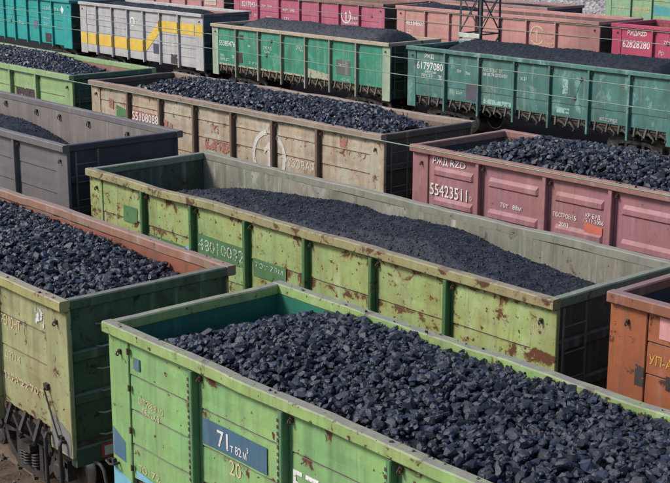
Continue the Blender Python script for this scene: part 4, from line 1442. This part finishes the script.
lettering(WB, '08 02 74 ДЕПО РЕМ', 4.25, 2.52, 0.12, M_WHITE, 12, 0.010, 1.25)
lettering(WB, 'ТАРА 22 ат', 2.45, 1.64, 0.12, M_WHITEW, 12, 0.010, 0.7)
lettering(WB, 'АВТОТОРМОЗ', 10.0, 1.44, 0.12, M_WHITEW, 12, 0.010, 0.8)
lettering(WB, 'КР', 6.2, 2.52, 0.13, M_WHITEW, 12, 0.010, 0.3)

# --- fifth track: pale pink, crimson, salmon, magenta
gV = paint('paint_pale_pink', (0.50, 0.235, 0.245), (0.52, 0.27, 0.27), 0.1, 0.2, 0.5, 0.15, pale=0.15)
WV = wagon('pale pink wagon at the far upper left, mostly hidden by the silver one', -52.3, 32.5, 4.10, STD, gV, gV, gV, gV, gCe, BROWN_IN, DARK_IN, base=0.45, seed=13, seams=[2.6, 2.0], amp=0.004)
patch(WV, (10.85, 12.0, 2.75, 3.35, 2.75, 3.35), paint('patch_pale', (0.55, 0.42, 0.36), None, 0.1, 0.3, 0.2, 0.2), 13, 0, 0.034)
lettering(WV, '60104', 10.98, 2.95, 0.26, M_WHITE, 13, 0, 0.95, y=-HW + WALL - 0.042)
gK = paint('paint_crimson', (0.44, 0.095, 0.165), (0.47, 0.14, 0.21), 0.1, 0.25, 0.5, 0.15, pale=0.15)
WK = wagon('crimson wagon with a white ring emblem in the far row', -38.55, 32.5, 4.10, [2.3, 4.2, 6.0, 7.65, 9.25, 10.85], gK, gK, gPr, gK, gCe, BROWN_IN, DARK_IN, base=0.45, seed=14,
           seams=[2.7, 2.1], amp=0.004)
ring_emblem(WK, 9.78, 2.88, 0.36, 0.075, [(-200, 45)], M_WHITE, 14, 'emblem', True, 0)
lettering(WK, 'Первая', 9.98, 2.72, 0.18, M_WHITE, 14, 0, 0.78)
lettering(WK, 'Грузовая', 9.80, 2.48, 0.15, M_WHITE, 14, 0, 0.95)
lettering(WK, '52170434', 0.75, 2.88, 0.28, M_WHITE, 14, 0, 1.45, bold=0.01)
lettering(WK, '20', 1.85, 2.35, 0.17, M_WHITE, 14, 0, 0.24)
lettering(WK, '70т  76м', 2.55, 2.92, 0.15, M_WHITE, 14, 0, 0.95)
lettering(WK, 'КР  08', 4.5, 2.82, 0.16, M_WHITE, 14, 0, 1.0)
lettering(WK, '23т', 4.55, 2.35, 0.15, M_WHITE, 14, 0, 0.5)
lettering(WK, 'ДЕПО', 3.0, 2.30, 0.15, M_WHITE, 14, 0, 0.5)
gS = paint('paint_salmon', (0.50, 0.235, 0.225), (0.52, 0.27, 0.255), 0.12, 0.2, 0.6, 0.2, pale=0.12, dustcol=(0.30, 0.23, 0.22))
gSi = paint('lining_maroon', (0.14, 0.085, 0.085), (0.22, 0.12, 0.12), 0.3, 0.4, 0.3, 0.3)
WS = wagon('salmon wagon behind the steel mast with a cream ring emblem', -24.9, 32.5, 4.10, [2.05, 3.7, 5.4, 6.95, 8.6, 10.3], gS, gS, gS, gS, gCe, gSi, gSi, base=0.45, seed=15,
           seams=[2.9, 2.2], cornerw=0.6, amp=0.005)
lettering(WS, 'РЖД/RZD', 0.75, 3.20, 0.16, M_CREAM, 15, 0, 0.95, bold=0.01)
lettering(WS, '46564607', 0.66, 2.72, 0.26, M_WHITE, 15, 0, 1.28, bold=0.01)
lettering(WS, '22т', 0.75, 2.32, 0.18, M_WHITE, 15, 0, 0.38)
lettering(WS, '20', 1.62, 2.30, 0.16, M_CREAM, 15, 0, 0.24)
lettering(WS, 'ПОСТР', 2.75, 3.10, 0.11, M_CREAM, 15, 0, 0.55)
lettering(WS, '70т  76м', 2.65, 2.66, 0.13, M_CREAM, 15, 0, 0.95)
lettering(WS, 'КР 05', 2.75, 2.22, 0.13, M_CREAM, 15, 0, 0.5)
lettering(WS, 'ДЕПО', 3.98, 2.98, 0.16, M_CREAM, 15, 0, 0.5)
lettering(WS, '2003', 4.05, 2.35, 0.2, M_CREAM, 15, 0, 0.5)
ring_emblem(WS, 9.20, 2.82, 0.40, 0.07, [(30, 195), (215, 330)], M_CREAM, 15, 'emblem', True, 0)
lettering(WS, 'Первая', 9.42, 2.70, 0.16, M_CREAM, 15, 0, 0.72)
lettering(WS, 'Грузовая', 9.30, 2.44, 0.14, M_CREAM, 15, 0, 0.86)
gR = paint('paint_magenta', (0.46, 0.060, 0.130), (0.44, 0.08, 0.14), 0.12, 0.25, 0.5, 0.15, pale=0.1, dustcol=(0.32, 0.17, 0.19))
gRi = paint('lining_orange_red', (0.40, 0.10, 0.07), (0.36, 0.10, 0.08), 0.2, 0.3, 0.3, 0.2)
WR = wagon('magenta wagon numbered 62828280 at the upper right', -11.5, 32.5, 4.10, [2.12, 3.85, 5.5, 7.2, 8.9, 10.6], gR, gR, gR, gR, gCe, gRi, gSi, base=0.45, seed=16, seams=[2.35, 1.9], amp=0.004)
lettering(WR, 'РЖД/RZD', 0.80, 3.20, 0.19, M_WHITE, 16, 0, 0.98, bold=0.012)
lettering(WR, '62828280', 0.57, 2.68, 0.30, M_WHITE, 16, 0, 1.40, bold=0.012)
lettering(WR, '23,3т', 0.66, 2.20, 0.17, M_WHITE, 16, 0, 0.5)
lettering(WR, '20', 1.62, 2.12, 0.20, M_WHITE, 16, 0, 0.26)
lettering(WR, '70т   76м', 2.65, 2.95, 0.14, M_WHITE, 16, 0, 0.95)
lettering(WR, 'Яр', 2.42, 2.50, 0.16, M_WHITE, 16, 0, 0.25)

# --- far rows
gQ = paint('paint_faded_brown_pink', (0.33, 0.19, 0.185), (0.37, 0.23, 0.22), 0.2, 0.3, 0.6, 0.2)
WQ = wagon('faded brown pink wagon beyond the salmon one, only its top showing', -35.85, 42.0, 3.62, STD, gQ, gQ, gQ, gQ, gDe, gSi, DARK_IN, seed=17, seams=[2.9, 2.3], amp=0.004)
gW = paint('paint_light_green', (0.29, 0.42, 0.20), (0.22, 0.40, 0.28), 0.2, 0.3, 0.6, 0.25)
WW = wagon('light green wagon in the farthest row at the upper right', -33.3, 60.0, 3.7, STD, gW, gW, gW, gW, gFe, DARK_IN, DARK_IN, base=-0.1, seed=18, seams=[2.9, 2.3], amp=0.004)
patch(WW, (3.95, 5.35, 2.0, 2.7, 2.0, 2.5), paint('patch_teal', (0.08, 0.33, 0.34), None, 0.1, 0.2, 0.2, 0.2), 18, 0.004, 0.021)
lettering(WW, '60441952', 2.25, 2.15, 0.34, M_CREAM, 18, 0, 1.35, bold=0.01)
lettering(WW, '70т', 0.9, 2.2, 0.26, M_CREAM, 18, 0, 0.7)
lettering(WW, '20', 4.5, 2.1, 0.26, M_CREAM, 18, 0, 0.4)

# ------------------------------------------------------------------ coal loads
def hF(X, Y):
    t = smooth(0.0, 2.1, X)
    return 3.55 - 0.05 - 0.40 * (1 - t) + 0.15 * (1 - (Y / 1.4) ** 2) * t - 0.055 * (Y + 0.4) + ns(X, Y, 2.2, 0.035, 1)
def hL(X, Y):
    e = smooth(8.5, 12.9, X)
    return 3.55 - 0.085 - 0.065 * (Y + 1.4) - 0.17 * e * (Y + 1.4) / 2.8 - 0.06 * e + 0.14 * (1 - (Y / 1.4) ** 2) * (1 - 0.5 * e) + ns(X, Y, 2.2, 0.035, 2)
def hM(X, Y):
    r = np.interp(X, [0.2, 1.2, 2.2, 3.1, 4.2, 5.4, 6.4, 7.2, 8.2, 9.4, 10.6, 11.6, 12.6], [-1.9, -1.05, -0.45, -0.16, 0.0, 0.07, -0.03, -0.08, 0.02, 0.09, 0.0, -0.08, -0.20])
    far = 0.105 + 0.10 * smooth(8.0, 12.5, X)
    return 3.69 + r - far * np.maximum(Y + 0.75, 0) ** 2 + ns(X, Y, 1.7, 0.075, 3) + ns(X, Y, 4.5, 0.035, 13)
def hD(X, Y):
    d = smooth(7.0, 10.0, X + 0.8 * Y)
    return 3.99 - 0.12 - 0.34 * d - 0.115 * (Y + 0.9) ** 2 + ns(X, Y, 1.9, 0.05, 4)
def hO(X, Y):
    return 3.985 - 1.0 + 0.25 * smooth(0, 3, X) - 0.05 * Y ** 2 + ns(X, Y, 1.9, 0.04, 5)
def hC(X, Y):
    a = smooth(0.3, 3.2, X)
    e = smooth(9.0, 12.5, X)
    return 3.986 - 0.07 - 0.50 * (1 - a) - 0.20 * e + 0.20 * (1 - (Y / 1.4) ** 2) - 0.06 * Y * (1 + e) + ns(X, Y, 1.9, 0.05, 6)
def hP(X, Y):
    a = smooth(0.0, 2.3, X)
    return 3.906 - 0.05 - 0.36 * (1 - a) + 0.28 * (1 - (Y / 1.4) ** 2) * a - 0.04 * Y + ns(X, Y, 1.9, 0.05, 7)
def hG(X, Y):
    e = smooth(7.0, 12.5, X)
    return 4.0 - 0.10 - 0.38 * e + 0.20 * (1 - (Y / 1.4) ** 2) - 0.10 * e * Y + ns(X, Y, 1.9, 0.04, 8)
def dome(top, L, rise, a0=1.6, a1=1.6, lo=0.7, edge=0.12):
    def h(X, Y):
        t = smooth(0.2, a0, X) * smooth(0.2, a1, L - X)
        return top - edge - lo * (1 - t) + rise * (1 - (Y / 1.45) ** 2) * t + ns(X, Y, 1.6, 0.05, int(L * 100 + rise * 100)) * t
    return h

lump_heap('large coal lumps heaped in the bright green foreground wagon', WF, 13.4, hF, 0.0345, 0.45, 0.085, 46000, 300, PROTO_B, x1=12.0, sink=0.12)
lump_heap('coal lumps heaped in the olive green wagon at the left', WL, 12.75, hL, 0.0355, 0.45, 0.084, 32000, 300, PROTO_B, x0=3.0, x1=12.6, sink=0.12)
fine_heap('fine coal piled unevenly in the long yellow green wagon', WM, 12.75, hM, 26000, (0.010, 0.034), rough=0.035, step=1)
fine_heap('fine coal sloping down in the dark grey wagon', WD, 12.75, hD, 9000, (0.010, 0.032), x0=2.5)
fine_heap('fine coal lying deep in the orange brown wagon', WO, 12.75, hO, 1500, (0.02, 0.05))
lump_heap('small coal lumps in the rust stained cream wagon', WC, 12.75, hC, 0.040, 0.40, 0.085, 30000, sink=0.11, rim_z=3.986)
lump_heap('small coal lumps in the dusty pink wagon', WP, 12.75, hP, 0.042, 0.40, 0.088, 20000, x1=9.5, sink=0.12, rim_z=3.906)
lump_heap('small coal lumps in the pale green wagon at the left', WG, 12.75, hG, 0.040, 0.40, 0.085, 18000, x0=4.0, sink=0.11, rim_z=4.0)
fine_heap('smooth mound of fine coal rising above the emerald green wagon', WT, 12.75, dome(3.36, 12.75, 0.44, 2.6, 1.5), 6000, (0.012, 0.04))
fine_heap('smooth mound of fine coal rising above the blue green wagon', WB, 13.4, dome(3.36, 13.4, 0.42, 2.4, 1.5), 6000, (0.012, 0.04))
fine_heap('low mound of fine coal in the silver grey wagon', WY, 11.8, dome(3.73, 11.8, 0.34, 1.6, 3.0, 0.6, 0.34), 3000, (0.012, 0.04))
fine_heap('dark coal at the left end of the salmon wagon', WS, 12.75, lambda X, Y: 3.65 - 0.10 - 1.7 * smooth(2.6, 5.2, X) + 0.12 * (1 - (Y / 1.45) ** 2) + ns(X, Y, 1.6, 0.05, 21), 1500, (0.02, 0.06))
fine_heap('dark coal in the faded brown pink wagon', WQ, 12.75, dome(3.62, 12.75, 0.2, 1.0, 1.0, 0.3, 0.3), 800, (0.02, 0.06))

# ------------------------------------------------------------------ steel mast
MX, MY, MS = -16.12, 28.0, 1.25
mast = empty('catenary_mast', (MX, MY, 0))
tag(mast, 'dark steel lattice mast standing in front of the salmon wagon', 'mast')
HMAST = 13.0
legs = [(0, 0), (MS, 0), (MS, MS), (0, MS)]
for (a, b_) in legs:
    m = MB()
    sx = 1 if a == 0 else -1
    sy = 1 if b_ == 0 else -1
    m.box(min(a, a + sx * 0.12), max(a, a + sx * 0.12), min(b_, b_ + sy * 0.014), max(b_, b_ + sy * 0.014), GZ, HMAST)
    m.box(min(a, a + sx * 0.014), max(a, a + sx * 0.014), min(b_ + sy * 0.014, b_ + sy * 0.12), max(b_ + sy * 0.014, b_ + sy * 0.12), GZ, HMAST)
    m.obj('leg', M_MAST, mast)
lev = [0.1, 1.85, 3.62, 5.40, 7.2, 9.0, 10.8, 12.8]
for k in range(4):
    p, q = legs[k], legs[(k + 1) % 4]
    c = Vector((MS / 2, MS / 2, 0))
    off = (Vector(((p[0] + q[0]) / 2, (p[1] + q[1]) / 2, 0)) - c).normalized() * -0.022
    for i in range(len(lev) - 1):
        for s in (0, 1):
            a, b_ = (p, q) if s == 0 else (q, p)
            m = MB()
            o2 = off * (1 + 0.9 * s)
            m.bar((a[0] + o2.x, a[1] + o2.y, lev[i] + 0.05), (b_[0] + o2.x, b_[1] + o2.y, lev[i + 1] - 0.05), 0.055, 0.012, tuple(off))
            m.obj('brace', M_MAST, mast)
    for z in lev:
        m = MB()
        m.bar((p[0] + off.x * 2.6, p[1] + off.y * 2.6, z), (q[0] + off.x * 2.6, q[1] + off.y * 2.6, z), 0.06, 0.012, tuple(off))
        m.obj('cross_strut', M_MAST, mast)
m = MB()
m.cbox(0.02, MS - 0.02, -0.06, -0.008, 3.46, 3.66, 0.015)
m.obj('pale_plate', M_MASTP, mast)
m = MB()
m.cbox(0.30, 0.95, -0.30, -0.065, 3.05, 3.42, 0.03)
m.obj('junction_box', simple('box_blue_grey', (0.25, 0.33, 0.36), 0.5, 0.25, 4), mast)
for (a, b_) in legs:
    m = MB()
    m.box(a - 0.25, a + 0.25, b_ - 0.25, b_ + 0.25, GZ - 0.2, GZ + 0.25)
    m.obj('footing', M_SLEEP, mast)

# ------------------------------------------------------------------ overhead wires
def sag_line(x0, x1, y, z0, dip, span, phase, y1=None):
    pts = []
    n = 70
    for i in range(n + 1):
        x = x0 + (x1 - x0) * i / n
        u = ((x - phase) / span) % 1.0
        pts.append((x, y + ((y1 - y) * i / n if y1 is not None else 0), z0 - dip * 4 * u * (1 - u)))
    return pts
def overhead(label, contact, messenger, drops, r=0.0075):
    root = empty('overhead_line', (0, contact[0][1], 0))
    tag(root, label, 'overhead wire', 'overhead wires above the tracks')
    y0 = contact[0][1]
    m = MB()
    m.tube([(a, b_ - y0, c) for a, b_, c in contact], r, 5)
    m.obj('contact_wire', M_WIRE, root)
    if messenger:
        m = MB()
        m.tube([(a, b_ - y0, c) for a, b_, c in messenger], r, 5)
        m.obj('messenger_wire', M_WIRE, root)
        xa = np.array(contact); xb = np.array(messenger)
        for x in drops:
            p = (x, np.interp(x, xa[:, 0], xa[:, 1]) - y0, np.interp(x, xa[:, 0], xa[:, 2]))
            q = (x, np.interp(x, xb[:, 0], xb[:, 1]) - y0, np.interp(x, xb[:, 0], xb[:, 2]))
            m = MB()
            m.tube([p, q], 0.004, 4)
            for e in (p, q):
                m.tube([(e[0] - 0.03, e[1], e[2]), (e[0] + 0.03, e[1], e[2])], 0.018, 6)
                m.tube([(e[0], e[1], e[2] - 0.035), (e[0], e[1], e[2] + 0.035)], 0.012, 6)
            m.obj('dropper', M_WIRED, root)
overhead('single pale green contact wire crossing in front of the cream wagon', sag_line(-80, 40, -3.16, 6.20, 0.0, 60, 0, -2.90), None, [])
overhead('pair of pale green wires crossing the emerald and blue green wagons', sag_line(-80, 40, 2.05, 6.19, 0.0, 60, 0, 1.75), sag_line(-80, 40, 2.0, 6.52, 0.06, 60, -26, 1.95),
         [-30, -22, -14, -6.5, 3.9, 11.5, 20])
overhead('pair of pale wires crossing the crimson and salmon wagons', sag_line(-80, 40, 8.1, 6.42, 0.0, 60, 0, 7.5), sag_line(-80, 40, 8.0, 6.72, 0.07, 60, -20, 7.6),
         [-34, -25, -16, -8, 0.5, 9, 18])
